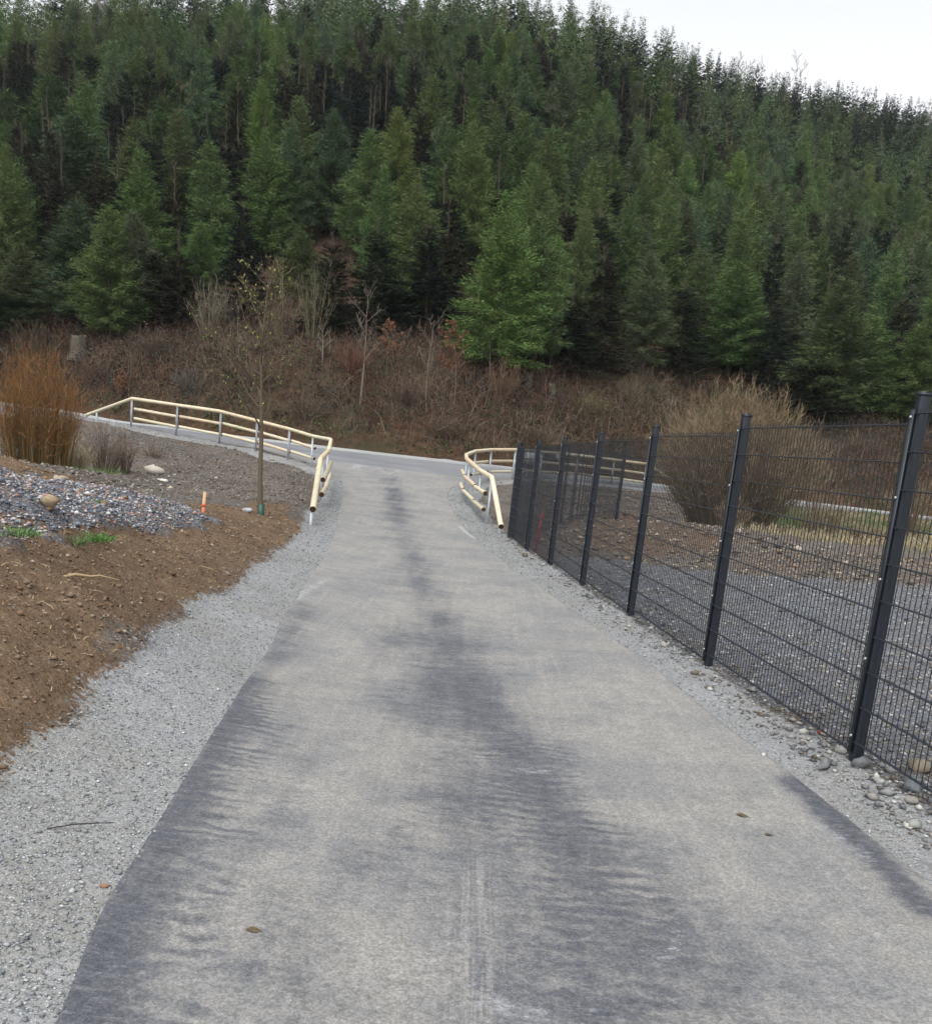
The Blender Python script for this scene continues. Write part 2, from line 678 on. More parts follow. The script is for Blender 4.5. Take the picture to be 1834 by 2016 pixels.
# the light crushed-stone shoulders
gravL = np.concatenate([[[-.6, -4, 0]], EL[1:, :] + [.35, 0, 0], [[-6.2, 33.9, 0], [-9.5, 35.4, 0], [-14, 37.4, 0], [-14.6, 36.2, 0], [-9, 34.6, 0], [-6.4, 32.9, 0]],
                        hp([(640, 955), (622, 1000), (600, 1020), (590, 1035)]), ySoil[::-1], [[-1.85, 2.5, 0], [-1.9, -4, 0]]])
gravR = np.concatenate([[fence_pt(-3) + [0.05, 0, 0]], ER[1:, :] - [.35, 0, 0], hp([(1000, 952), (960, 960), (940, 985), (960, 1010), (985, 1045)]), [fence_pt(6), fence_pt(5), fence_pt(3), fence_pt(0), fence_pt(-3)]])
pile = hp([(0, 949), (70, 955), (133, 966), (200, 972), (267, 982), (340, 1005), (410, 1036), (350, 1052), (284, 1063), (190, 1060), (100, 1076), (50, 1083), (0, 1078)])
pile = np.concatenate([pile, [[-12, 8, 0], [-14, 12, 0]]])
soilp = np.concatenate([ySoil, hp([(575, 1030), (560, 1005), (500, 995), (420, 1000), (330, 990), (240, 975)]), [[-16, 14, 0], [-16, -4, 0], [-2.2, -4, 0]]])
yard = np.concatenate([[fence_pt(-3), fence_pt(0), fence_pt(2), fence_pt(4)], hp([(1108, 1092), (1230, 1104), (1347, 1122), (1600, 1140), (1834, 1156)]), [[20, 12, 0], [20, -6, 0]]])
redsoil = hp([(1120, 1070), (1150, 1010), (1260, 1015), (1360, 1040), (1470, 1060), (1450, 1085), (1320, 1098), (1200, 1095)])
grassR = np.concatenate([hp([(1340, 1032), (1479, 1048), (1639, 1071), (1834, 1096)]), [[20, 26, 0], [22, 42.8, 0]], hp([(1834, 1030), (1700, 1014), (1560, 1000), (1440, 990)])])

NEARAZ = np.concatenate([np.arange(-180, -36, 6.0), np.linspace(-35, 35, 620), np.arange(37, 181, 6.0)])


def polar_grid(azs, ds_of):
    A = np.radians(azs)[None, :]
    D = ds_of
    return D * np.sin(A), D * np.cos(A)


def grid_faces(nr, nc):
    i = np.arange((nr - 1) * nc).reshape(nr - 1, nc)[:, :-1]
    return np.stack([i, i + 1, i + nc + 1, i + nc], -1).reshape(-1, 4)


def surf_mesh(name, X, Y, Z, material, attrs=None, uv=None):
    nr, nc = X.shape
    me = bpy.data.meshes.new(name)
    f = grid_faces(nr, nc)
    v = np.stack([X, Y, Z], -1).reshape(-1, 3)
    me.vertices.add(len(v))
    me.vertices.foreach_set('co', v.astype(np.float32).ravel())
    me.loops.add(f.size)
    me.loops.foreach_set('vertex_index', f.astype(np.int32).ravel())
    me.polygons.add(len(f))
    me.polygons.foreach_set('loop_start', (np.arange(len(f)) * 4).astype(np.int32))
    me.polygons.foreach_set('use_smooth', np.ones(len(f), bool))
    me.update(calc_edges=True)
    for k, a in (attrs or {}).items():
        at_ = me.attributes.new(k, 'FLOAT', 'POINT')
        at_.data.foreach_set('value', a.astype(np.float32).ravel())
    me.materials.append(material)
    return link(name, me)


# ---- ground sheet
nr = 560
frac = np.linspace(0, 1, nr)[:, None]
dfoot = footd(NEARAZ)[None, :]
D = 0.9 * (dfoot / 0.9) ** frac
GX, GY = polar_grid(NEARAZ, D)
GZ = tps(GX, GY)
sdp = sdist(GX, GY, path_poly)
sdu = sdist(GX, GY, upper_poly)
edge_n = fbm(GX * 2.2, GY * 2.2, 21, 4)
s_gr = np.maximum(sdist(GX, GY, gravL) + .16 * edge_n, sdist(GX, GY, gravR) + .12 * edge_n)
s_gr = np.maximum(s_gr, .45 - np.abs(sdu + .25))
s_pile = sdist(GX, GY, pile) + .5 * edge_n
s_soil = sdist(GX, GY, soilp) + .3 * edge_n
s_yard = sdist(GX, GY, yard) + .5 * edge_n
s_red = sdist(GX, GY, redsoil) + .8 * edge_n
s_grass = sdist(GX, GY, grassR) + 1.0 * edge_n


def st(x, a, b):
    t = np.clip((x - a) / (b - a), 0, 1)
    return t * t * (3 - 2 * t)


hard = np.maximum(st(sdp, -.15, .0), st(sdu, -.2, 0))
gr = st(s_gr, -.1, .1)
rough = (1 - hard) * (1 - gr * .85)
crest = hp([(0, 927), (100, 934), (200, 941), (300, 950), (390, 968)])
hollow = hp([(120, 922), (200, 926), (310, 931), (350, 925)])
GZ = GZ + .10 * np.exp(-(dline(GX, GY, crest) / .7) ** 2) - .16 * np.exp(-(dline(GX, GY, hollow) / 1.3) ** 2)
farl = np.clip((GY - 13) / 8, 0, 1)
GZ = GZ + rough * farl * .13 * fbm(GX * .8, GY * .8, 33, 4)
GZ = GZ + rough * (0.07 * fbm(GX * 1.3, GY * 1.3, 31, 5) + .028 * fbm(GX * 7, GY * 7, 41, 3))
GZ = GZ + rough * st(s_pile, -.2, .3) * (.10 + .05 * fbm(GX * 3, GY * 3, 51, 4))
GZ = GZ + (1 - hard) * gr * (.012 * fbm(GX * 5, GY * 5, 61, 4))
# the brown soil is a little raised where it meets the shoulder
GZ = GZ + (1 - hard) * (1 - gr) * st(s_soil, -.2, .4) * .05
GZ = GZ - 0.05 * st(np.maximum(sdp, sdu), .03, .12)


def ground_mat():
    m, nt, b = mat('ground_soil_and_stone', 0.92, 0.2)
    g = NT(nt)
    p = g.pos()
    big = g.noise(p, 0.9, 5)
    mid = g.noise(p, 6.0, 6, 0.7)
    fine = g.noise(p, 40.0, 5, 0.7)
    # stones as voronoi cells
    def stones(sc, cols, soil, thr, seed):
        q = g.scale(p, (1, 1, 1), (seed, seed * 2.3, 0))
        cell = g.vor(q, sc, 'Color')
        dist = g.vor(q, sc, 'Distance')
        sep = g.N.new('ShaderNodeSeparateColor')
        g.L.new(cell, sep.inputs[0])
        c = g.cr(sep.outputs[0], cols)
        mask = g.math('MULTIPLY', g.ramp(dist, 0.28, 0.5, 1, 0), g.ramp(sep.outputs[1], thr - .05, thr + .05, 0, 1))
        return g.mix(mask, soil, c), mask
    # brown soil
    soil = g.cr(mid, [(0.3, (0.125, 0.077, 0.045)), (0.5, (0.20, 0.13, 0.078)), (0.72, (0.285, 0.20, 0.125))])
    soil = g.mix(g.ramp(big, .4, .65, 0, .45), soil, (0.10, 0.068, 0.045))
    soil = g.mix(g.ramp(fine, .35, .7, .45, 0), soil, (0.06, 0.04, 0.027))
    soil, sm = stones(22, [(0, (.13, .12, .11)), (.6, (.26, .23, .2)), (1, (.4, .36, .3))], soil, .95, 3)
    soil, sm2 = stones(60, [(0, (.12, .1, .08)), (.6, (.24, .19, .14)), (1, (.34, .3, .25))], soil, .88, 8)
    # dark stony earth
    dark = g.cr(mid, [(0.3, (0.085, 0.072, 0.06)), (0.6, (0.145, 0.125, 0.105)), (.8, (0.2, 0.175, 0.145))])
    dark = g.mix(g.ramp(big, .42, .62, 0, .8), dark, (0.115, 0.078, 0.052))
    dark = g.mix(g.ramp(g.noise(g.scale(p, (1, 1, 1), (9, 4, 2)), .55, 5, .7), .45, .62, 0, .7), dark, (0.062, 0.053, 0.045))
    dark, dm = stones(17, [(0, (.11, .11, .115)), (.5, (.2, .19, .185)), (.85, (.3, .28, .25)), (1, (.5, .48, .44))], dark, .55, 1)
    dark, dm2 = stones(45, [(0, (.1, .1, .1)), (.6, (.22, .21, .2)), (1, (.42, .4, .38))], dark, .55, 6)
    # light crushed stone
    gv = g.cr(mid, [(0.3, (0.25, 0.256, 0.262)), (0.7, (0.37, 0.375, 0.375))])
    gv = g.mix(g.ramp(big, .42, .62, 0, .55), gv, (0.24, 0.23, 0.195))
    gv, gm = stones(75, [(0, (.12, .13, .145)), (.4, (.24, .255, .275)), (.8, (.38, .405, .425)), (1, (.55, .57, .58))], gv, .3, 2)
    gv, gm2 = stones(150, [(0, (.12, .13, .14)), (.5, (.3, .32, .34)), (1, (.6, .62, .63))], gv, .4, 4)
    # blue-grey slate gravel
    pl = g.cr(mid, [(0.3, (0.075, 0.08, 0.095)), (0.7, (0.14, 0.15, 0.165))])
    pl, pm = stones(30, [(0, (.06, .07, .1)), (.5, (.16, .175, .205)), (.82, (.28, .3, .32)), (.9, (.36, .2, .17)), (1, (.55, .55, .55))], pl, .15, 5)
    pl, pm2 = stones(70, [(0, (.08, .09, .11)), (.5, (.18, .2, .23)), (1, (.42, .44, .46))], pl, .5, 7)
    pink = g.ramp(g.noise(g.scale(p, (.8, 1.4, 1), (3, 1, 0)), 1.0, 3), .52, .64, 0, .45)
    pl = g.mix(g.math('MULTIPLY', pink, g.ramp(g.attr('s_pile'), 0.0, .6)), pl, (0.25, 0.17, 0.145))
    yd = g.mix(g.ramp(big, .4, .7, 0, .45), pl, (0.10, 0.09, 0.075))
    yd = g.mix(.12, yd, (.25, .26, .28))
    grs = g.cr(mid, [(0.3, (0.05, 0.06, 0.03)), (0.5, (0.10, 0.105, 0.055)), (0.7, (0.20, 0.17, 0.11))])

    def wob(a, amp, sc):
        n = g.noise(p, sc, 5, .7)
        return g.math('ADD', g.attr(a), g.math('MULTIPLY', g.math('SUBTRACT', n, .5), amp))
    c = dark
    c = g.mix(g.ramp(wob('s_soil', .5, 9), -.05, .06), c, soil)
    c = g.mix(g.math('MULTIPLY', g.ramp(wob('s_red', .5, 5), -.1, .5), .75), c, (0.15, 0.095, 0.058))
    c = g.mix(g.ramp(wob('s_pile', .5, 7), -.06, .1), c, pl)
    c = g.mix(g.ramp(wob('s_yard', .9, 4), -.2, .3), c, yd)
    c = g.mix(g.ramp(wob('s_gr', .34, 22), -.03, .03), c, gv)
    c = g.mix(g.ramp(wob('s_grass', 1.4, 3), -.1, .9), c, grs)
    c = g.mix(1.0, c, (.69, .69, .69), 'MULTIPLY')
    g.L.new(c, b.inputs['Base Color'])
    h = g.math('ADD', g.math('MULTIPLY', gm, .5), g.math('ADD', g.math('MULTIPLY', gm2, .3), g.math('MULTIPLY', fine, .8)))
    h = g.math('ADD', h, g.math('MULTIPLY', dm, .8))
    n1 = g.bump(h, .55, .008)
    n2 = g.bump(g.math('ADD', mid, g.math('MULTIPLY', pm, .5)), .5, .03, n1)
    g.L.new(n2, b.inputs['Normal'])
    return m


gobj = surf_mesh('ground', GX, GY, GZ, ground_mat(), dict(s_gr=s_gr, s_pile=s_pile, s_soil=s_soil, s_yard=s_yard, s_red=s_red, s_grass=s_grass))
tag(gobj, 'brown soil, stony earth and crushed grey stone beside the path', None, kind='structure')
_GAZ, _GD = NEARAZ, D


def gz(x, y):
    """height of the finished ground sheet"""
    az = math.degrees(math.atan2(x, y))
    j = int(np.clip(np.searchsorted(NEARAZ, az) - 1, 0, len(NEARAZ) - 2))
    fj = (az - NEARAZ[j]) / (NEARAZ[j + 1] - NEARAZ[j])
    d = math.hypot(x, y)
    if d > footd(az):
        return zat(x, y)
    r = []
    for jj in (j, j + 1):
        t = math.log(max(d, .91) / .9) / math.log(dfoot[0, jj] / .9) * (nr - 1)
        i = int(min(max(t, 0), nr - 2))
        r.append(GZ[i, jj] * (1 - (t - i)) + GZ[i + 1, jj] * (t - i))
    return float(r[0] * (1 - fj) + r[1] * fj)


# ---- hill
hz = np.concatenate([np.linspace(-75, -34, 20), np.linspace(-33, 33, 230), np.linspace(34, 75, 20)])
hf = footd(hz)[None, :]
t_ = np.concatenate([np.linspace(0, 18, 110), np.geomspace(18.4, 260, 110)])[:, None]
HX, HY = polar_grid(hz, hf + t_)
HZ = zground(HX, HY)
HZ[0, :] = tps(HX[0], HY[0])


def hill_mat():
    m, nt, b = mat('bank_leaf_litter', 0.95, 0.1)
    g = NT(nt)
    p = g.pos()
    n1 = g.noise(p, .35, 5)
    n2 = g.noise(p, 3.5, 6, .7)
    n3 = g.noise(p, 18, 5, .75)
    c = g.cr(n2, [(0.3, (0.020, 0.013, 0.009)), (0.5, (0.048, 0.029, 0.018)), (0.7, (0.09, 0.055, 0.034))])
    c = g.mix(g.ramp(n1, .45, .65, 0, .6), c, (0.03, 0.032, 0.018))
    c = g.mix(g.ramp(n3, .5, .75, 0, .4), c, (0.10, 0.075, 0.05))
    g.L.new(c, b.inputs['Base Color'])
    g.L.new(g.bump(n2, .8, .15), b.inputs['Normal'])
    return m


ho = surf_mesh('hillside', HX, HY, HZ, hill_mat())
tag(ho, 'steep hillside of dark earth and leaf litter under the trees', None, kind='structure')

# ---- lower path
ROWY = np.concatenate([np.linspace(-4, 1, 8), np.geomspace(1.3, 37.6, 420)])


def edge_x(E, y, side):
    xs = np.interp(y, E[:, 1], E[:, 0])
    return xs


ELm = np.array(sorted([list(q) for q in EL], key=lambda q: q[1]))
ERm = np.array(sorted([list(q) for q in ER], key=lambda q: q[1]))
xl = np.interp(ROWY, np.concatenate([ELm[:, 1], [33.4, 35.5, 38]]), np.concatenate([ELm[:, 0], [-7.0, -9.5, -10]]))
xr = np.interp(ROWY, np.concatenate([ERm[:, 1], [35.9, 36.6, 38]]), np.concatenate([ERm[:, 0], [0.2, 3.0, 4.0]]))
# keep the flare from running past the upper path
yc = np.minimum(ROWY[:, None], 99)
U = np.linspace(0, 1, 150)[None, :]
def smooth_edge(v, k=9):
    w = np.hanning(2 * k + 1)
    w /= w.sum()
    vp = np.concatenate([v[0] + (v[1] - v[0]) * np.arange(-k, 0), v, v[-1] + (v[-1] - v[-2]) * np.arange(1, k + 1)])
    return np.convolve(vp, w, 'valid')


xl = np.concatenate([xl[:8], smooth_edge(xl[8:], 22)])
xr = np.concatenate([xr[:8], smooth_edge(xr[8:], 22)])
jit = .006 * fbm(ROWY * 5, ROWY * 0, 71, 4)
jit2 = .006 * fbm(ROWY * 5, ROWY * 0 + 9, 73, 4)
PX = (xl + jit)[:, None] * (1 - U) + (xr + jit2)[:, None] * U
PY = np.broadcast_to(ROWY[:, None], PX.shape).copy()
lim = np.interp(PX, FWx, FWy) - .45
PY = np.minimum(PY, lim)
PZ = tps(PX, PY) + .006
PZ[:, 0] -= .05
PZ[:, -1] -= .05
# where dust was swept or washed off the asphalt (polylines on the path, half widths in metres)


def stroke(pts, w, amp):
    q = np.array([onpath(*p[:2]) for p in pts])
    return amp * np.exp(-(dline(PX, PY, q) / w) ** 2)


dk = np.zeros_like(PX)
dk = np.maximum(dk, stroke([(120, 2100), (215, 1850), (290, 1690), (365, 1570), (440, 1430), (495, 1330)], .21, 1.0))
dk = np.maximum(dk, stroke([(495, 1330), (560, 1240), (600, 1180)], .18, .45))
dk = np.maximum(dk, stroke([(1230, 2100), (1210, 1900), (1160, 1720), (1090, 1600), (1010, 1480), (945, 1370), (910, 1290)], .34, .85))
dk = np.maximum(dk, stroke([(940, 1350), (895, 1260), (858, 1190)], .27, .8))
dk = np.maximum(dk, stroke([(900, 1270), (840, 1150), (815, 1100)], .32, .5))
dk = np.maximum(dk, stroke([(1330, 1900), (1240, 1750), (1150, 1620)], .30, .7))
dk = np.maximum(dk, stroke([(860, 1200), (825, 1130), (810, 1080)], .25, .55))
dk = np.maximum(dk, stroke([(774, 962), (780, 1000), (786, 1030)], .36, .75))
dk = np.maximum(dk, stroke([(800, 1075), (790, 1040), (776, 960), (760, 930)], .5, .45))
dk = np.maximum(dk, stroke([(1010, 1480), (945, 1440), (900, 1400)], .3, .55))
dk = np.maximum(dk, stroke([(1180, 2100), (1130, 1800), (1000, 1560), (920, 1400), (850, 1220)], .62, .66))
dk = np.maximum(dk, stroke([(330, 2100), (400, 1700), (520, 1400)], .22, .4))
dk = np.maximum(dk, stroke([(1420, 2100), (1330, 1880), (1230, 1700)], .3, .6))
dk = np.maximum(dk, stroke([(600, 1760), (560, 1900), (640, 2016)], .3, .38))
dk = np.maximum(dk, stroke([(1000, 1560), (960, 1620), (900, 1600)], .25, .7))
dk = np.maximum(dk, stroke([(1834, 1800), (1740, 1710), (1640, 1620), (1560, 1545)], .09, 1.0))
dk = np.maximum(dk, stroke([(900, 1560), (820, 1640), (730, 1690)], .22, .45))
dk = np.maximum(dk, stroke([(560, 1300), (560, 1450), (540, 1600)], .2, .3))
dk = np.maximum(dk, stroke([(700, 900), (770, 925), (860, 905)], .7, .8))
dk = np.maximum(dk, stroke([(870, 1980), (880, 1850), (900, 1720)], .05, .5))
wt = np.zeros_like(PX)
wt = np.maximum(wt, stroke([(970, 1965), (1060, 1995)], .09, .7))
wt = np.maximum(wt, stroke([(985, 1490), (1070, 1496)], .09, .62))
wt = np.maximum(wt, stroke([(940, 1690), (930, 1850), (925, 2010)], .045, .45))
wt = np.maximum(wt, stroke([(975, 1700), (970, 1850), (965, 2010)], .03, .45))
wt = np.maximum(wt, stroke([(1100, 1990), (1300, 1880), (1340, 1830)], .12, .42))
wt = np.maximum(wt, stroke([(860, 1600), (840, 1800), (830, 2010)], .08, .3))
wt = np.maximum(wt, stroke([(1600, 1620), (1700, 1690)], .08, .6))
wt = np.maximum(wt, stroke([(660, 1530), (700, 1508)], .05, .6))
wt = np.maximum(wt, stroke([(700, 925), (745, 912), (790, 920)], .3, .8))
wt = np.maximum(wt, stroke([(690, 905), (760, 935), (860, 925)], .2, .7))
wt = np.maximum(wt, stroke([(560, 1180), (650, 1135)], .1, .8))
wt = np.maximum(wt, stroke([(905, 1035), (935, 1060)], .06, 1.2))
wt = np.maximum(wt, stroke([(670, 1060), (690, 960)], .25, .4))
wt = np.maximum(wt, stroke([(880, 1050), (860, 960)], .25, .4))
wt = np.maximum(wt, stroke([(600, 1140), (660, 1142)], .1, .7))
tk = np.maximum(stroke([(930, 2100), (932, 1850), (935, 1690)], .075, 1), stroke([(880, 2100), (885, 1900), (890, 1790)], .05, .7))
cmb = np.maximum(stroke([(330, 1950), (400, 1720), (460, 1540), (530, 1370)], .16, 1.0), stroke([(1100, 1950), (1060, 1700), (1010, 1560), (960, 1450)], .2, .7))
cmb = np.maximum(cmb, stroke([(1330, 1950), (1250, 1720), (1150, 1560), (1060, 1430)], .16, .8))
cmb = np.maximum(cmb, stroke([(600, 1150), (660, 1140)], .3, .8))
trk = np.maximum(stroke([(905, 2100), (905, 1680)], .015, 1), stroke([(960, 2100), (960, 1690)], .015, 1))


def path_mat():
    m, nt, b = mat('dusty_asphalt', 0.88, 0.25)
    g = NT(nt)
    p = g.pos()
    lat = g.noise(g.scale(p, (3.2, 13, 1)), 1.0, 5, .65, .5)
    lat2 = g.noise(g.scale(p, (11, 34, 1), (4, 2, 0)), 1.0, 4, .65, .3)
    lng = g.noise(g.scale(p, (16, .7, 1), (1, 5, 0)), 1.0, 3, .6)
    big = g.noise(p, 1.1, 5, .6)
    med = g.noise(p, 7, 5, .7)
    grain = g.noise(p, 160, 3, .7)
    agg = g.vor(p, 190)
    d = g.attr('dk')
    w = g.math('MULTIPLY', g.math('SUBTRACT', lat, .5), .75)
    w = g.math('ADD', w, g.math('MULTIPLY', g.math('SUBTRACT', lat2, .5), .8))
    w = g.math('ADD', w, g.math('MULTIPLY', g.math('SUBTRACT', med, .5), 1.1))
    w = g.math('ADD', w, g.math('MULTIPLY', g.math('SUBTRACT', g.noise(g.scale(p, (5, .5, 1), (2, 8, 0)), 1.0, 4, .6), .5), .8))
    w = g.math('ADD', w, g.math('MULTIPLY', g.math('SUBTRACT', g.noise(p, 26, 4, .7), .5), .8))
    gr2 = g.noise(g.scale(p, (1, 1.5, 1), (5, 1, 3)), 62, 3, .7)
    w = g.math('ADD', w, g.math('MULTIPLY', g.math('SUBTRACT', gr2, .5), .7))
    base = g.math('ADD', d, g.math('MULTIPLY', g.math('SUBTRACT', big, .5), 1.0))
    sx = g.N.new('ShaderNodeSeparateXYZ')
    g.L.new(p, sx.inputs[0])
    ph = g.math('ADD', g.math('MULTIPLY', sx.outputs[1], 66.0), g.math('MULTIPLY', g.noise(p, 2.5, 4), 24.0))
    rip = g.math('MULTIPLY', g.math('SINE', ph), g.ramp(g.noise(p, 5.0, 3), .4, .62))
    w = g.math('ADD', w, g.math('MULTIPLY', g.math('MULTIPLY', rip, g.attr('cmb')), .34))
    f = g.ramp(g.math('ADD', base, w), .05, 1.02)
    tan = g.cr(med, [(.3, (.30, .29, .27)), (.7, (.39, .38, .36))])
    tan = g.mix(g.ramp(big, .4, .65, 0, .7), tan, (.25, .256, .265))
    tan = g.mix(g.ramp(g.noise(g.scale(p, (1, 1, 1), (7, 3, 0)), 3.2, 5, .7), .45, .7, 0, .5), tan, (.21, .215, .225))
    tan = g.mix(g.math('MULTIPLY', g.ramp(lng, .5, .7), .35), tan, (.43, .41, .375))
    asph = g.cr(lat2, [(.3, (.074, .080, .096)), (.5, (.108, .114, .132)), (.7, (.19, .196, .21))])
    c = g.mix(f, tan, asph)
    wq = g.ramp(g.math('ADD', g.attr('wt'), w), .45, 1.1)
    c = g.mix(g.math('MULTIPLY', wq, .75), c, (.50, .51, .52))
    c = g.mix(g.math('MULTIPLY', g.attr('tk'), g.ramp(g.noise(g.scale(p, (30, .8, 1)), 1.0, 4, .75), .42, .62, 0, .6)), c, (.42, .41, .385))
    for sc_, am_ in ((120, .24), (52, .07), (24, .03)):
        sp_ = g.N.new('ShaderNodeSeparateColor')
        g.L.new(g.vor(g.scale(p, (1, 1, 1), (sc_ * .1, 2, 0)), sc_, 'Color'), sp_.inputs[0])
        cc_ = g.N.new('ShaderNodeCombineColor')
        v_ = g.ramp(sp_.outputs[0], 0, 1, 1 - am_, 1 + am_ * .8)
        for i_ in range(3):
            g.L.new(v_, cc_.inputs[i_])
        c = g.mix(1.0, c, cc_.outputs[0], 'MULTIPLY')
    # aggregate speckle and fine dark scratches
    c = g.mix(g.ramp(agg, .12, .5, .38, 0), c, (.045, .048, .055))
    c = g.mix(g.ramp(g.vor(p, 95), .05, .22, .45, 0), c, (.055, .057, .062))
    c = g.mix(g.ramp(g.vor(g.scale(p, (1, 1, 1), (3, 3, 0)), 70), .04, .13, .5, 0), c, (.62, .61, .6))
    c = g.mix(g.ramp(gr2, .25, .5, .38, 0), c, (.10, .104, .115))
    c = g.mix(g.ramp(gr2, .58, .78, 0, .3), c, (.52, .52, .52))
    c = g.mix(g.ramp(grain, .56, .8, 0, .35), c, (.5, .5, .5))
    c = g.mix(g.ramp(grain, .22, .42, .4, 0), c, (.06, .062, .07))
    c = g.mix(1.0, c, (.665, .668, .67), 'MULTIPLY')
    g.L.new(c, b.inputs['Base Color'])
    h = g.math('ADD', g.math('MULTIPLY', grain, .8), g.math('MULTIPLY', med, .6))
    g.L.new(g.bump(h, .45, .005), b.inputs['Normal'])
    return m


po = surf_mesh('path', PX, PY, PZ, path_mat(), dict(dk=dk, wt=wt, tk=tk, cmb=cmb))
tag(po, 'dusty asphalt path running up to the junction', None, kind='structure')

# ---- upper path
ux = np.concatenate([np.linspace(-44, -22, 12), np.linspace(-21, 24, 190), np.linspace(25, 44, 12)])
uv = np.linspace(0, 1, 16)[:, None]
uy0, uy1 = np.interp(ux, UNx, UNy)[None, :], np.interp(ux, FWx, FWy)[None, :]
UX = np.broadcast_to(ux[None, :], (16, len(ux))).copy()
UY = uy0 * (1 - uv) + (uy1 - .02) * uv
UZ = tps(UX, UY) + .012
UZ[0] -= .03
UZ[-1] -= .03


def upper_mat(name, a, b_, dkk):
    m, nt, b = mat(name, 0.8, 0.3)
    g = NT(nt)
    p = g.pos()
    n1 = g.noise(g.scale(p, (.5, 1.6, 1)), 1.0, 5, .65)
    n2 = g.noise(p, 30, 4, .7)
    c = g.cr(n1, [(.3, a), (.7, b_)])
    c = g.mix(g.ramp(n2, .3, .7, .3, 0), c, dkk)
    g.L.new(c, b.inputs['Base Color'])
    return m


uo = surf_mesh('upper_path', UX, UY, UZ, upper_mat('upper_asphalt', (.11, .117, .13), (.20, .20, .205), (.08, .085, .1)))
tag(uo, 'grey asphalt path crossing below the hillside', None, kind='structure')
# pale kerb edging along the foot of the bank
kb = M()
kp = np.stack([ux[8:-8], np.interp(ux[8:-8], FWx, FWy), np.zeros(len(ux) - 16)], 1)
kp[:, 2] = tps(kp[:, 0], kp[:, 1])
vv = []
for q in kp:
    for dy, dz in ((-.04, -.1), (-.04, .07), (-.02, .085), (.42, .085), (.44, .07), (.44, -.1)):
        vv.append([q[0], q[1] + dy, q[2] + dz])
vv = np.array(vv)
ff = [[i * 6 + j, (i + 1) * 6 + j, (i + 1) * 6 + j + 1, i * 6 + j + 1] for i in range(len(kp) - 1) for j in range(5)]
kb.add(vv, ff)
tag(kb.build('kerb', upper_mat('kerb_concrete', (.24, .25, .25), (.32, .33, .32), (.2, .21, .2)), smooth=False), 'pale concrete edging at the foot of the wooded bank', None, kind='structure')
#@@NEXT
# ------------------------------------------------------------------ fences
PANEL_H = 1.93
fyaw = math.atan2(FD[0], FD[1])      # direction of the run, from +Y towards +X


def post_meshes():
    m = M()
    a, b_, h = .033, .026, 2.06
    # post: a rounded rectangular tube, long side across the run (local x), run along local y
    ch = .006
    prof = [(-a + ch, -b_), (a - ch, -b_), (a, -b_ + ch), (a, b_ - ch), (a - ch, b_), (-a + ch, b_), (-a, b_ - ch), (-a, -b_ + ch)]
    z0, z1 = -.35, h
    v = [[x, y, z] for z in (z0, z1) for x, y in prof]
    m.add(v, [[j, (j + 1) % 8, 8 + (j + 1) % 8, 8 + j] for j in range(8)])
    post = m.mesh('post', [MPAINT])
    m = M()
    m.box((0, 0, h + .006), (.074, .060, .014))
    m.box((0, 0, h + .016), (.062, .048, .008))
    cap = m.mesh('cap', [MPAINT])
    m = M()
    m.box((-.049, .0, h / 2 - .03), (.007, .040, h - .10))
    strip = m.mesh('clamp_strip', [MPAINT])
    m = M()
    m.tube([[-.0525, 0, 0], [-.059, 0, 0], [-.0615, 0, 0]], [.0085, .0085, .005], n=8)
    bolt = m.mesh('bolt', [MBOLT])
    return post, cap, strip, bolt


POSTM = post_meshes()


def panel_mesh(L=2.50, drop=0.0):
    """double rod mesh panel along local +y, wires at local x = -.0385"""
    m = M()
    n = int(round(L / .05))
    for i in range(n + 1):
        y = i * L / n
        m.tube([[-.0385, y, .02], [-.0385, y, PANEL_H]], .0032, n=4, cap=False)
    k = int(round((PANEL_H - .03) / .2))
    for j in range(k + 1):
        z = .03 + j * (PANEL_H - .06) / k
        for dx in (-.0068, .0068):
            m.tube([[-.0385 + dx, -.012, z], [-.0385 + dx, L + .012, z]], .0044, n=5, cap=True)
    return m.mesh('mesh_panel', [MPAINT])


def fence(name, pts, label, cat, group=None, skip_last_panel=False):
    f = empty(name, pts[0], label, cat, group)
    cache = {}
    for i, p in enumerate(pts):
        q = pts[i + 1] if i + 1 < len(pts) else None
        d = (np.array(q) - p) if q is not None else (np.array(p) - pts[i - 1])
        yaw = math.atan2(-d[0], d[1])
        o = link('post', POSTM[0], f, Vector(p - np.array(pts[0])))
        o.rotation_euler.z = yaw
        link('cap', POSTM[1], o)
        link('clamp_strip', POSTM[2], o)
        for kz in (.12, .58, 1.04, 1.5, 1.94):
            link('bolt', POSTM[3], o, (0, 0, kz))
        if q is not None:
            L = round(float(np.hypot(d[0], d[1])) - .012, 3)
            if L not in cache:
                cache[L] = panel_mesh(L)
            zz = .06 + (0 if i % 2 else .0)
            pn = link('mesh_panel', cache[L], f, Vector(p - np.array(pts[0])) + Vector((0, .006, zz + min(0, d[2]))))
            pn.rotation_euler.z = yaw
    return f


FP = [fence_pt(k) for k in range(-1, 7)]
for p in FP:
    p[2] = p[2] - 0.0
fence('mesh_fence', FP, 'dark anthracite wire mesh fence with seven box posts along the right of the path', 'fence')
bf = [np.array(FP[-1]) + [.07, .02, 0]]
tgt = at(1213, 1027, 27.5)
for k in (1, 2, 3):
    q = bf[0] * (1 - k / 3) + tgt * k / 3
    q[2] = zat(q[0], q[1])
    bf.append(q)
fence('mesh_fence', bf, 'farther wire mesh fence turning off behind the last post of the path fence', 'fence')

# ------------------------------------------------------------------ timber railings
WCOL = [(.76, .76, .74, 1), (.80, .76, .72, 1), (.74, .66, .60, 1), (.70, .70, .64, 1)]


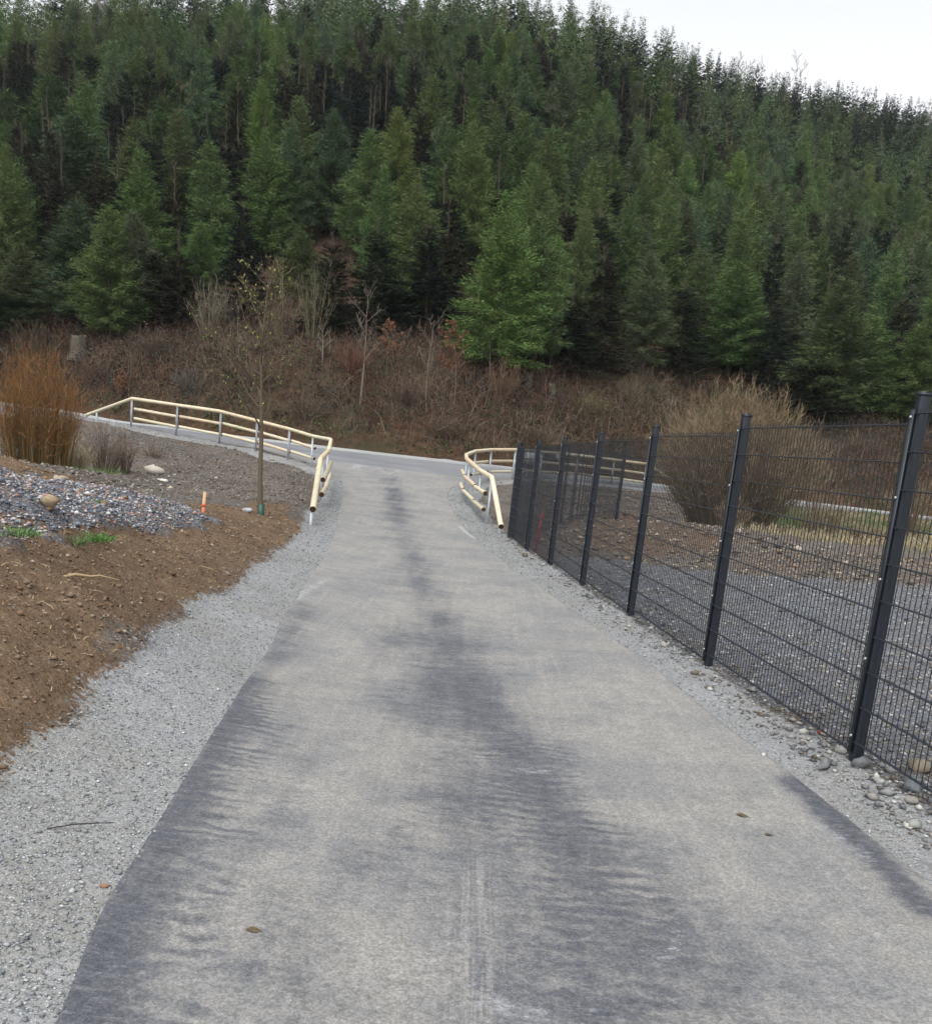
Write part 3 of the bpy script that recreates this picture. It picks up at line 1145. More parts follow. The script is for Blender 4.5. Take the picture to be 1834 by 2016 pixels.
def log_between(a, b, r, name, parent, origin, ci=0, capped=True, n=12, half=False):
    a, b = np.array(a) - origin, np.array(b) - origin
    m = M()
    k = 6
    t = np.linspace(0, 1, k)[:, None]
    pts = a * (1 - t) + b * t
    m.tube(pts, r * (1 + .03 * rng.normal(size=k)), n=n, cap=capped, capmat=1)
    o = m.build(name, [MWOOD, MWEND], parent, smooth=False)
    me = o.data
    sm = np.zeros(len(me.polygons), bool)
    mi = np.zeros(len(me.polygons), np.int32)
    me.polygons.foreach_get('material_index', mi)
    me.polygons.foreach_set('use_smooth', mi == 0)
    o.color = WCOL[ci % 4]
    return o


def steel_post(p, h, name, parent, origin, rz=0.0, lean=(0, 0)):
    m = M()
    # an open C profile standing in the ground
    w, d, t = .055, .045, .006
    z = (h - .3) / 2
    H = h + .3
    m.box((0, 0, z), (w, t, H))
    m.box((-w / 2 + t / 2, -d / 2 - t / 2, z), (t, d, H - .002))
    m.box((w / 2 - t / 2, -d / 2 - t / 2, z), (t, d, H - .002))
    o = m.build(name, MZINC, parent, loc=Vector(np.array(p) - origin))
    o.rotation_euler = (lean[0], lean[1], rz)
    return o


def railing(top, posts, label, group, lower_side=1.0, end_posts=()):
    """top: world points of the handrail; posts: world base points with handrail height above"""
    org = np.array(posts[0])
    r = empty('timber_railing', org, label, 'railing', group)
    for i in range(len(top) - 1):
        a, b = np.array(top[i]), np.array(top[i + 1])
        # long runs are made of several logs
        L = np.linalg.norm(b - a)
        k = max(1, int(round(L / 4.2)))
        for j in range(k):
            u0, u1 = a + (b - a) * j / k, a + (b - a) * (j + 1) / k
            ext = (u1 - u0) / np.linalg.norm(u1 - u0) * .015
            log_between(u0 - ext, u1 + ext, .062, 'handrail', r, org, i + j, capped=True)
    def rail_z(p):
        best, bz = 1e9, 1.0
        for i in range(len(top) - 1):
            a, b = np.array(top[i]), np.array(top[i + 1])
            e = b[:2] - a[:2]
            t = np.clip(((p[0] - a[0]) * e[0] + (p[1] - a[1]) * e[1]) / (e @ e), 0, 1)
            q = a + (b - a) * t
            dd = np.hypot(*(q[:2] - p[:2]))
            if dd < best:
                best, bz, bq = dd, q[2], q
        return bq
    P = []
    for i, p in enumerate(posts):
        q = rail_z(p)
        base = np.array([q[0], q[1], 0])
        base[2] = gz(base[0], base[1])
        P.append((base, q[2]))
    for i, (b0, zt) in enumerate(P):
        nb = P[min(i + 1, len(P) - 1)][0] - P[max(i - 1, 0)][0]
        steel_post(b0, zt - b0[2] - .055, 'post', r, org, rz=math.atan2(nb[1], nb[0]))
    for i in range(len(P) - 1):
        if i in end_posts:
            continue
        (a, za), (b, zb) = P[i], P[i + 1]
        d = (b - a)[:2] / np.linalg.norm((b - a)[:2])
        nrm = np.array([-d[1], d[0]]) * lower_side
        for frac_, ci in ((.64, i), (.30, i + 2)):
            pa = np.array([a[0] + nrm[0] * .085 + d[0] * .05, a[1] + nrm[1] * .085 + d[1] * .05, a[2] + (za - a[2]) * frac_])
            pb = np.array([b[0] + nrm[0] * .085 + d[0] * .02, b[1] + nrm[1] * .085 + d[1] * .02, b[2] + (zb - b[2]) * frac_ - .02])
            log_between(pa, pb, .054, 'lower_rail', r, org, ci)
    return r


# left railing: from the ramped far end, along the upper path, round the corner and down to the lower path
Lp = [at(170, 817, 38.6), at(260, 784.5, 36.7), at(432, 809.5, 35.6), at(571, 845, 34.2), at(617, 859, 33.2), at(651.5, 865.5, 31.8), at(647, 887, 26.5), at(631, 904, 20.6), at(615.8, 1002, 18.1)]
Lposts = [at(190, 829, 38.1), at(259, 839, 36.7), at(350, 857, 36.2), at(434, 873, 35.6), at(510, 888, 35), at(567, 905.6, 34.2), at(614, 920.5, 33.2),
          at(640, 963, 27.6), at(636, 990, 23.0), at(626, 1006, 20.4), at(613.5, 1022, 18.15)]
railing(Lp, Lposts, 'pale round timber railing on steel posts, left of the junction', 'timber railings at the junction', 1.0, end_posts=(0, 6, 9))
Rp = [at(986, 1036, 21.0), at(968, 940, 23.0), at(945, 926.5, 25.2), at(918.6, 903.5, 28.4), at(917.5, 895.5, 30.5), at(935.1, 888.5, 33), at(966, 885.5, 35.2), at(1013, 885.5, 36.6),
      at(1063.5, 889, 38.0), at(1135.2, 896, 39.8), at(1206, 905, 41.4), at(1277, 914, 42.6), at(1336, 956, 43.2)]
Rposts = [at(979.5, 1052, 21.2), at(962, 1036, 23.2), at(938.7, 1016, 25.2), at(922.2, 992, 27.8), at(911.9, 975.7, 29.8), at(930, 950, 33), at(960.4, 947.8, 35.2), at(1007.9, 945.3, 36.6),
          at(1064, 945, 38), at(1133, 950, 39.8), at(1203, 957, 41.4), at(1265, 963, 42.5), at(1325, 970, 43.1)]
railing(Rp, Rposts, 'pale round timber railing on steel posts, right of the junction and behind the wire fence', 'timber railings at the junction', 1.0, end_posts=(0, 4, 11))

# white notice board and a small white plate on the far railing
b0 = at(1050, 900, 38.2)
nb_ = empty('notice_board', b0, 'blank white notice board fixed to the railing beyond the wire fence', 'board')
M().box((0, 0, 0), (.74, .018, .56)).build('board', simple('white_board', (.66, .69, .73), .5, .4, .05, 3), nb_)
M().box((-.28, .03, -.33), (.04, .03, 1.15)).build('bracket', MZINC, nb_)
M().box((.28, .03, -.33), (.04, .03, 1.15)).build('bracket', MZINC, nb_)
nb_.rotation_euler.z = .2
b1 = at(1100, 897.5, 39.0)
sp_ = empty('sign_plate', b1, 'small white plate hung on the railing beyond the wire fence', 'sign')
M().box((0, 0, 0), (.24, .014, .21)).build('plate', simple('white_plate', (.5, .53, .56), .5, .4, .05, 3), sp_)
M().box((0, .02, -.1), (.03, .02, .55)).build('bracket', MZINC, sp_)

# ------------------------------------------------------------------ stakes, sapling guard
def ground_at(px, py):
    h = hit(px, py)
    h[2] = gz(h[0], h[1])
    return h


MSTAKE = simple('sawn_stake_wood', (.46, .30, .17), .8, .2, .2, 14, stretch=(1, 1, .15))
MORANGE = simple('orange_marking_paint', (.55, .08, .035), .6, .3, .1, 20)
MRED = simple('red_marking_paint', (.42, .02, .03), .6, .3, .1, 20)
g0 = ground_at(399, 1021)
hs_ = (at(399, 1021, g0[1])[2], at(402, 974, g0[1])[2])
H_ = hs_[1] - hs_[0]
stk = empty('survey_stake', g0, 'light wooden survey stake with two orange paint marks in the soil', 'stake')
M().box((0, 0, H_ / 2 - .1), (.045, .025, H_ + .2)).build('stake', MSTAKE, stk)
M().box((0, -.0142, H_ * .44), (.047, .003, H_ * .12)).build('paint_mark', MORANGE, stk)
M().box((0, -.0142, H_ * .16), (.047, .003, H_ * .30)).build('paint_mark', simple('faded_orange_paint', (.48, .14, .08), .7, .2, .3, 30), stk)
stk.rotation_euler = (0, .03, .25)
g1 = np.array(fence_pt(4.93)) + [.14, .2, 0]
g1[2] = gz(g1[0], g1[1])
st2 = empty('survey_stake', g1, 'thin red painted marker stake just behind the wire fence', 'stake')
M().box((0, 0, .28), (.03, .022, .95)).build('stake', MRED, st2)
st2.rotation_euler = (0, .06, .1)

# ------------------------------------------------------------------ stones
def rock_mesh(seed, sx=1, sy=1, sz=.6):
    r = np.random.default_rng(seed)
    # a cut convex-ish boulder from a subdivided octahedron-like sphere
    n, k = 9, 5
    th = np.linspace(0, 2 * math.pi, n, endpoint=False)
    ph = np.linspace(0.12, math.pi - .12, k)
    v = np.array([[math.sin(p) * math.cos(t), math.sin(p) * math.sin(t), math.cos(p)] for p in ph for t in th] + [[0, 0, 1], [0, 0, -1]])
    for _ in range(10):
        d = r.normal(size=3)
        d /= np.linalg.norm(d)
        c = r.uniform(.38, .72)
        q = v @ d
        v = v - np.clip(q - c, 0, None)[:, None] * d
    v = v * [sx, sy, sz] + r.normal(size=v.shape) * .045
    f4 = [[i * n + j, i * n + (j + 1) % n, (i + 1) * n + (j + 1) % n, (i + 1) * n + j] for i in range(k - 1) for j in range(n)]
    f3 = [[j, (j + 1) % n, k * n] for j in range(n)] + [[(k - 1) * n + j, (k - 1) * n + (j + 1) % n, k * n + 1] for j in range(n)]
    return v, f4, f3


def stone_mat(name):
    m, nt, b = mat(name, .85, .3)
    g = NT(nt)
    oi = g.N.new('ShaderNodeObjectInfo')
    n = g.noise(g.objpos(), 25, 5, .7)
    k = g.cr(n, [(.3, (.65, .65, .65)), (.7, (1.2, 1.2, 1.2))])
    g.L.new(g.mix(1.0, oi.outputs['Color'], k, 'MULTIPLY'), b.inputs['Base Color'])
    g.L.new(g.bump(n, .5, .01), b.inputs['Normal'])
    return m


MSTONE = stone_mat('field_stone')


def rock(p, size, col, label, sx=1, sy=1, sz=.6, seed=1, rz=0, name='stone'):
    v, f4, f3 = rock_mesh(seed, sx, sy, sz)
    m = M()
    m.add(v * size, f4)
    m.add(v * size, f3)
    o = m.build(name, MSTONE)
    o.location = (p[0], p[1], p[2] + size * sz * .45)
    o.rotation_euler.z = rz
    o.color = (*col, 1)
    return tag(o, label, 'stone')


rock(ground_at(116, 958), .26, (.33, .27, .21), 'long flat brownish stone slab on top of the soil crest', 1.0, .38, .3, 3, 2.4)
rock(ground_at(98, 1043), .12, (.26, .2, .13), 'rounded tan stone on the slate gravel heap', 1, .8, .7, 5)
rock(ground_at(220, 968), .09, (.42, .32, .22), 'small pale orange stone on the dark soil crest', 1, .8, .6, 6)
rock(ground_at(333, 968), .09, (.40, .33, .24), 'small pale stone on brown soil behind the gravel heap', 1, .7, .6, 7)
rock(ground_at(305, 928), .42, (.34, .32, .27), 'large pale boulder lying in the hollow beyond the soil', 1, .8, .55, 8, .4)
rock(ground_at(318, 957), .13, (.5, .49, .46), 'white stone lying on the slope beside the hollow', 1.3, .5, .4, 9)
rock(ground_at(486, 1021), .13, (.33, .35, .38), 'grey stone beside the green guard of the young tree', 1, .8, .6, 10)
rock(ground_at(207, 1749), .021, (.22, .13, .08), 'brown pebble lying on the left edge of the asphalt', 1.3, .7, .5, 12, .3)
rock(ground_at(184, 1978), .021, (.48, .48, .46), 'whitish pebble on the gravel near the bottom left corner', 1, .8, .7, 13)
fbase = fence_pt(0)
for i, (dx, dy, s_z, c) in enumerate([(-.02, -.13, .075, (.12, .125, .13)), (-.24, -.16, .075, (.15, .155, .165)), (.12, -.22, .06, (.2, .2, .2)), (.1, -.48, .085, (.14, .15, .16)),
                                      (.17, -.36, .06, (.13, .14, .155)), (.28, -.18, .09, (.19, .16, .12)), (.02, -.68, .05, (.2, .19, .17)), (.32, -.62, .07, (.17, .18, .2)), (.25, -.85, .06, (.13, .13, .14)), (-.02, -.38, .045, (.27, .27, .265))]):
    q = fbase + np.array([dx, dy, 0])
    q[2] = gz(q[0], q[1])
    lb = ['dark grey cobble resting against the front of the nearest fence post', 'dark flat cobble on the path side of the nearest fence post', 'mid grey cobble just below the nearest fence post',
          'largest dark cobble under the nearest wire panel', 'bluish cobble between the nearest post and the wire panel', 'tan flat stone behind the wire beside the nearest post', 'grey-brown cobble low in the stone pile by the fence',
          'blue-grey cobble behind the nearest wire panel', 'darkest small cobble at the lower end of the stone pile', 'pale small cobble in the pile below the nearest post'][i]
    rock(q, s_z, c, lb, 1, .8, .65, 20 + i, i * .7, 'cobble')
q = ground_at(1612, 1449)
rock(q, .028, (.20, .045, .035), 'small dark red stone on the gravel beside the wire fence', 1, .8, .9, 41)


def scatter(N, xy_of, size_of, cols, label, name='gravel', lift=.25):
    """many small loose stones as one object"""
    m = M()
    base = []
    for k in range(6):
        r = np.random.default_rng(100 + k)
        v = np.array([[1, 0, 0], [-1, 0, 0], [0, 1, 0], [0, -1, 0], [0, 0, 1], [0, 0, -1], [.6, .6, .4], [-.6, .5, .5], [.5, -.7, .3], [-.5, -.6, .5]], float)
        v[:6] *= r.uniform(.7, 1.1, (6, 1))
        f = [[0, 6, 4], [6, 2, 4], [2, 7, 4], [7, 1, 4], [1, 9, 4], [9, 3, 4], [3, 8, 4], [8, 0, 4], [6, 0, 5], [2, 6, 5], [7, 2, 5], [1, 7, 5], [9, 1, 5], [3, 9, 5], [8, 3, 5], [0, 8, 5]]
        base.append((v, np.array(f)))
    P = xy_of(N)
    N = len(P)
    zz = np.array([gz(x, y) for x, y in P])
    S_ = size_of(P, N)
    ci = rng.integers(0, len(cols), N)
    ca = np.array(cols)[ci] * rng.uniform(.7, 1.25, (N, 1))
    for k in range(6):
        idx = np.arange(k, N, 6)
        if not len(idx):
            continue
        v, f = base[k]
        a = rng.uniform(0, 6.28, len(idx))
        sc = S_[idx][:, None, None] * np.stack([np.ones(len(idx)), rng.uniform(.6, 1, len(idx)), rng.uniform(.4, .8, len(idx))], 1)[:, None, :]
        vv = v[None] * sc
        ca_, sa_ = np.cos(a)[:, None], np.sin(a)[:, None]
        X = vv[..., 0] * ca_ - vv[..., 1] * sa_ + P[idx, 0][:, None]
        Y = vv[..., 0] * sa_ + vv[..., 1] * ca_ + P[idx, 1][:, None]
        Z = vv[..., 2] + (zz[idx] + S_[idx] * lift)[:, None]
        allv = np.stack([X, Y, Z], -1).reshape(-1, 3)
        ff = (f[None] + (np.arange(len(idx)) * len(v))[:, None, None]).reshape(-1, 3)
        m.add(allv, ff, col=np.repeat(ca[idx], len(f), 0))
    o = m.build(name, MT)
    return tag(o, label, None, kind='stuff')


def in_poly(poly, N, jitter=.0, near=True):
    poly = np.asarray(poly)[:, :2]
    lo, hi = poly.min(0), poly.max(0)
    out = []
    tot = 0
    while tot < N:
        # denser towards the viewer, roughly even in the picture
        u = rng.uniform(0, 1, 20000)
        y0, y1 = max(lo[1], 1.6), min(hi[1], 40)
        y = y0 * (y1 / y0) ** (u) if near else y0 + (y1 - y0) * u
        x = rng.uniform(lo[0], hi[0], 20000)
        k = (sdist(x, y, poly) > jitter) & (np.abs(np.degrees(np.arctan2(x, y))) < 36)
        out.append(np.stack([x, y], 1)[k])
        tot += k.sum()
    return np.concatenate(out)[:N]


GREY = [(.19, .20, .215), (.26, .27, .28), (.13, .14, .155), (.33, .34, .345), (.21, .21, .2)]
scatter(26000, lambda n: in_poly(gravL, n), lambda P, n: rng.lognormal(-5.5, .38, n) * (1 + P[:, 1] * .06), GREY, 'crushed light grey stone of the left shoulder', 'gravel')
scatter(16000, lambda n: in_poly(gravR, n), lambda P, n: rng.lognormal(-5.45, .4, n) * (1 + P[:, 1] * .06), GREY, 'crushed light grey stone of the right shoulder', 'gravel')
SL = [(.10, .11, .135), (.17, .185, .21), (.07, .08, .10), (.26, .28, .3), (.3, .19, .16), (.4, .4, .39), (.13, .14, .16)]
scatter(15000, lambda n: in_poly(pile, n, near=False), lambda P, n: rng.lognormal(-4.15, .35, n), SL, 'blue-grey slate gravel heaped on the left bank', 'gravel')
YD = [(.10, .105, .115), (.16, .167, .178), (.23, .24, .25), (.12, .105, .085), (.22, .2, .165), (.07, .07, .08), (.3, .3, .3)]
scatter(26000, lambda n: in_poly(yard, n), lambda P, n: rng.lognormal(-4.8, .45, n) * (1 + P[:, 1] * .03), YD, 'loose grey stones covering the yard behind the wire fence', 'gravel')
SO = [(.13, .083, .05), (.19, .125, .078), (.09, .06, .038), (.17, .13, .09), (.12, .085, .06), (.16, .105, .065), (.24, .2, .16)]
scatter(12000, lambda n: in_poly(soilp, n), lambda P, n: rng.lognormal(-5.0, .5, n) * (1 + P[:, 1] * .04), SO, 'crumbs of brown soil and small stones on the left bank', 'dirt')
rest = np.concatenate([hp([(0, 950), (0, 836), (150, 838), (259, 845), (350, 864), (430, 880), (560, 912), (612, 935), (600, 1010), (560, 1010), (430, 985), (240, 972), (0, 950)])])
scatter(7000, lambda n: in_poly(rest, n, near=False), lambda P, n: rng.lognormal(-3.85, .45, n), [(.10, .088, .075), (.13, .105, .085), (.19, .18, .16), (.07, .058, .048), (.26, .25, .22), (.11, .08, .058)], 'rubble on the dark slope below the upper path', 'rubble')
restR = np.concatenate([hp([(1072, 952), (1206, 962), (1376, 980), (1440, 1000), (1479, 1056), (1639, 1080), (1834, 1104), (1834, 1156), (1347, 1124), (1108, 1092), (1060, 1060), (1060, 990)])])
scatter(12000, lambda n: in_poly(restR, n, near=False), lambda P, n: rng.lognormal(-3.75, .5, n), [(.10, .09, .08), (.15, .13, .11), (.2, .17, .13), (.075, .065, .055), (.30, .26, .2), (.22, .155, .095)], 'rubble on the earth bank behind the wire fence', 'rubble')
fl = np.array([fence_pt(k) + [dx, 0, 0] for dx in (-.28, .2) for k in ((-1, 6) if dx < 0 else (6, -1))])
scatter(2200, lambda n: in_poly(fl, n), lambda P, n: rng.lognormal(-4.35, .5, n), [(.10, .105, .11), (.16, .16, .16), (.22, .21, .2), (.12, .10, .08), (.32, .32, .3)], 'coarse stones strewn along the foot of the wire fence', 'rubble')
# a few loose bits on the asphalt
pp = np.array([[float(np.interp(y, ROWY, xl) + u * (np.interp(y, ROWY, xr) - np.interp(y, ROWY, xl))), y] for y, u in zip(rng.uniform(2, 12, 260), rng.uniform(0.02, .98, 260))])
scatter(260, lambda n: pp, lambda P, n: rng.lognormal(-5.3, .4, n), [(.07, .07, .07), (.3, .3, .3), (.13, .1, .07)], 'loose grit on the dusty asphalt', 'gravel', lift=1.4)


def dead_leaf(px, py, s, rz, label):
    p = ground_at(px, py)
    m = M()
    n = 9
    v = []
    for i in range(n):
        t = i / (n - 1)
        w = math.sin(math.pi * min(1, t * 1.02 + .0)) * .32 * (1 - .25 * t)
        zc = .02 + .03 * math.sin(t * 6)
        v += [[(t - .5), -w, zc + w * .12], [(t - .5), 0, zc], [(t - .5), w, zc + w * .2]]
    f = []
    for i in range(n - 1):
        for j in (0, 1):
            f.append([i * 3 + j, (i + 1) * 3 + j, (i + 1) * 3 + j + 1, i * 3 + j + 1])
    m.add(np.array(v) * s, f)
    o = m.build('dead_leaf', MLEAF)
    o.location = (p[0], p[1], p[2] + .06)
    o.location.z = float(tps(np.array([p[0]]), np.array([p[1]]))[0]) + .008
    o.rotation_euler.z = rz
    tag(o, label, 'leaf')


MLEAF = simple('withered_leaf', (.10, .08, .05), .9, .1, .5, 40)
dead_leaf(499, 1838, .055, .1, 'dry grey-brown leaf lying on the left of the path')
dead_leaf(1461, 1614, .07, -.4, 'long brown leaf on the right half of the path, upper of two')
dead_leaf(1512, 1652, .045, .1, 'short brown leaf on the right half of the path, lower of two')
# ------------------------------------------------------------------ conifers
def crown_profile(u, kind):
    """relative radius at relative crown height u (0 = base of crown, 1 = tip)"""
    if kind == 'larch':
        return np.clip((1 - u) ** .82 * (0.62 + .38 * np.minimum(1, u / .25)), 0, 1)
    return np.clip((1 - u) ** .95 * (0.8 + .2 * np.minimum(1, u / .1)) + .02, 0, 1)


def conifer(kind, seed, H=10.0, R=1.75, nb=120, nt=38, tw=.05, tl=.42, base=.10, bare=0.0, sparse=1.0, far=False):
    """returns (crown mesh, trunk mesh); H tall, crown radius R"""
    global rng
    keep_rng = rng
    rng = np.random.default_rng(seed)
    m = M()
    u = np.sort(rng.uniform(0, 1, nb) ** .92)
    if bare:
        u = u * (1 - bare * .6)
    hz_ = H * (base + (1 - base) * u)
    az = np.arange(nb) * 2.399 + rng.uniform(-.5, .5, nb)
    lump = 1 + .22 * np.sin(az * 2 + seed) * np.sin(u * 9 + seed * 1.7) + rng.normal(0, .19, nb)
    L = R * crown_profile(u, kind) * np.clip(lump, .5, 1.45)
    L = np.maximum(L, .12)
    if kind == 'larch':
        rise = .18 + .75 * u ** 1.5         # branches sweep up towards the top
        droop = -.25 * (1 - u)
    else:
        rise = -.12 + .9 * u ** 2
        droop = -.18 * (1 - u)
    K = 5
    t = np.linspace(0, 1, K)
    dx, dy = np.cos(az), np.sin(az)
    Pb = np.zeros((nb, K, 3))
    Pb[..., 0] = (dx * L)[:, None] * t
    Pb[..., 1] = (dy * L)[:, None] * t
    Pb[..., 2] = hz_[:, None] + L[:, None] * (rise[:, None] * t + droop[:, None] * t * t * 2 + .28 * t ** 3)
    btone = rng.uniform(0.1, .9, nb)
    if not far:
        m.strips(Pb, .035 if kind == 'larch' else .03, mat=1, tone=.5)
    # twigs along every branch
    ntot = int(nb * nt * sparse)
    w_ = L / L.sum()
    bi = rng.choice(nb, ntot, p=w_ ** .8 / (w_ ** .8).sum())
    s = rng.uniform(0.12, 1.02, ntot) ** .72
    k0 = np.clip((s * (K - 1)).astype(int), 0, K - 2)
    fr = (s * (K - 1) - k0)[:, None]
    p0 = Pb[bi, k0] * (1 - fr) + Pb[bi, k0 + 1] * fr
    side = rng.choice([-1, 1], ntot)
    ang = az[bi] + side * rng.uniform(.2, 1.25, ntot)
    ln = tl * rng.uniform(.45, 1.25, ntot) * (.6 + .5 * (1 - s))
    ln = ln * np.clip(L[bi] / (.55 * R), .38, 1)
    if kind == 'larch':
        vz = rng.normal(.10, .65, ntot) + .5 * u[bi] - .28 * (1 - u[bi])
    else:
        vz = rng.normal(-.22, .22, ntot) + .5 * u[bi] ** 2
    d = np.stack([np.cos(ang), np.sin(ang), vz], 1)
    d /= np.linalg.norm(d, axis=1)[:, None]
    p0 = p0 + rng.normal(0, .05 if kind == 'spruce' else .13, (ntot, 3))
    tone = np.clip(btone[bi] * .35 + rng.uniform(0, .65, ntot) , 0, 1)
    m.tris(p0, p0 + d * ln[:, None], tw * rng.uniform(.7, 1.5, ntot), mat=0, tone=tone)
    # tufts at the branch ends reach out of the outline
    if not far:
        e = Pb[:, -1]
        for _ in range(3):
            dd = np.stack([dx + rng.normal(0, .35, nb), dy + rng.normal(0, .35, nb), rng.normal(.35 if kind == 'larch' else 0, .3, nb)], 1)
            dd /= np.linalg.norm(dd, axis=1)[:, None]
            m.tris(e, e + dd * rng.uniform(.2, .55, (nb, 1)) * (tl / .42), tw * 1.1, mat=0, tone=.75)
    # shoots standing up round the leader
    q = 16 if not far else 2
    zz = H * (1 - rng.uniform(0.0, .17 if kind == 'larch' else .10 + bare * .3, q))
    a2 = rng.uniform(0, 6.28, q)
    pp0 = np.stack([np.cos(a2) * .05, np.sin(a2) * .05, zz], 1)
    dd = np.stack([np.cos(a2) * .35, np.sin(a2) * .35, np.ones(q)], 1)
    m.strips(np.stack([pp0, pp0 + dd * .25, pp0 + dd * rng.uniform(.35, .6, (q, 1))], 1), .024, mat=2 if kind == 'spruce' else 0, tone=.8)
    if bare:
        q = int(40 * bare)
        zz = H * rng.uniform(1 - .35 * bare, .99, q)
        a2 = rng.uniform(0, 6.28, q)
        l2 = rng.uniform(.12, .42, q)[:, None] * (1.1 - (zz[:, None] / H - .7) * 2)
        pp0 = np.stack([0 * a2, 0 * a2, zz], 1)
        dd = np.stack([np.cos(a2), np.sin(a2), rng.uniform(.3, 1, q)], 1)
        m.strips(np.stack([pp0, pp0 + dd * l2 * .5, pp0 + dd * l2 + [0, 0, .12]], 1), .022, mat=2, tone=.5)
    crown = m.mesh('crown', [MF, MTWIG, MPALE])
    m = M()
    zt = np.linspace(0, 1, 8)
    wob = np.cumsum(rng.normal(0, .02, (8, 2)), 0)
    pts = np.stack([wob[:, 0] * (1 - zt), wob[:, 1] * (1 - zt), -.8 + (H * .985 + .8) * zt], 1)
    m.tube(pts, .012 * H * (1 - zt) ** .9 + .014, n=7, cap=False, mat=0)
    # pale leader visible through the thin top
    i0 = 6
    m.tube(pts[i0:] + [0.0, 0, 0], (.012 * H * (1 - zt) ** .9 + .017)[i0:] * (.5 if kind == 'spruce' else .45), n=5, cap=False, mat=1)
    trunk = m.mesh('trunk', [MBARK, MPALE])
    rng = keep_rng
    return crown, trunk


LN = [conifer('larch', 11 + i, R=1.8 + .1 * (i % 3), nb=230, nt=160, tw=.026, tl=.33, base=.06 if i % 2 else .10) for i in range(6)]
LMID = [conifer('larch', 31 + i, R=1.8 + .12 * (i % 3), nb=160, nt=130, tw=.034, tl=.34, base=.05) for i in range(7)]
SN = [conifer('spruce', 51 + i, R=2.0 + .15 * (i % 2), nb=210, nt=95, tw=.05, tl=.33, base=.03, bare=(.25, .6, .1)[i % 3]) for i in range(4)]
SMID = [conifer('spruce', 71 + i, R=1.9, nb=160, nt=100, tw=.05, tl=.32, base=.04, bare=(.2, .7, .4)[i % 3]) for i in range(5)]

GREENS = dict(bright=(.076, .128, .040), green=(.073, .116, .040), blue=(.066, .106, .053), olive=(.086, .118, .042), yellow=(.098, .142, .036),
              dull=(.075, .095, .048), dark=(.015, .022, .012), darkblue=(.012, .019, .014), brownish=(.027, .027, .017))
HUEWORD = dict(bright='bright green', green='mid green', blue='bluish green', olive='olive green', yellow='yellow-green', dull='dull grey-green', dark='dark green', darkblue='blackish green', brownish='brownish')
TREES = []      # x, y, width px


def tree(kind, top, width, lean, hue, near, label, group, idx, name=None):
    """top: world point of the tip; the foot is found on the slope below it"""
    x, y = top[0], top[1]
    h = 9.0
    for _ in range(4):
        bx = x + math.tan(lean) * h
        h = top[2] - zat(bx, y)
    pr = (LN if near else LMID) if kind == 'larch' else (SN if near else SMID)
    cm, tm = pr[idx % len(pr)]
    Rm = 1.52 if kind == 'larch' else 1.95
    sz = h / 10.0
    sw = width / 2 / Rm * 1.08
    e = empty(name or (kind + '_tree'), (bx, y, zat(bx, y)), label, 'larch' if kind == 'larch' else 'spruce', group)
    e.rotation_euler = (0, -lean, rng.uniform(0, 6.28))
    # the tilt is applied after the turn about the trunk
    e.rotation_mode = 'XYZ'
    e.matrix_world = Matrix.Translation(e.location) @ Matrix.Rotation(-lean, 4, 'Y') @ Matrix.Rotation(rng.uniform(0, 6.28), 4, 'Z')
    e.scale = (sw, sw, sz)
    c = link('crown', cm, e)
    t = link('trunk', tm, e)
    j = rng.uniform(.78, 1.24)
    col = [q * j * rng.uniform(.93, 1.07) for q in GREENS[hue]]
    c.color = (*col, 1)
    return e, h


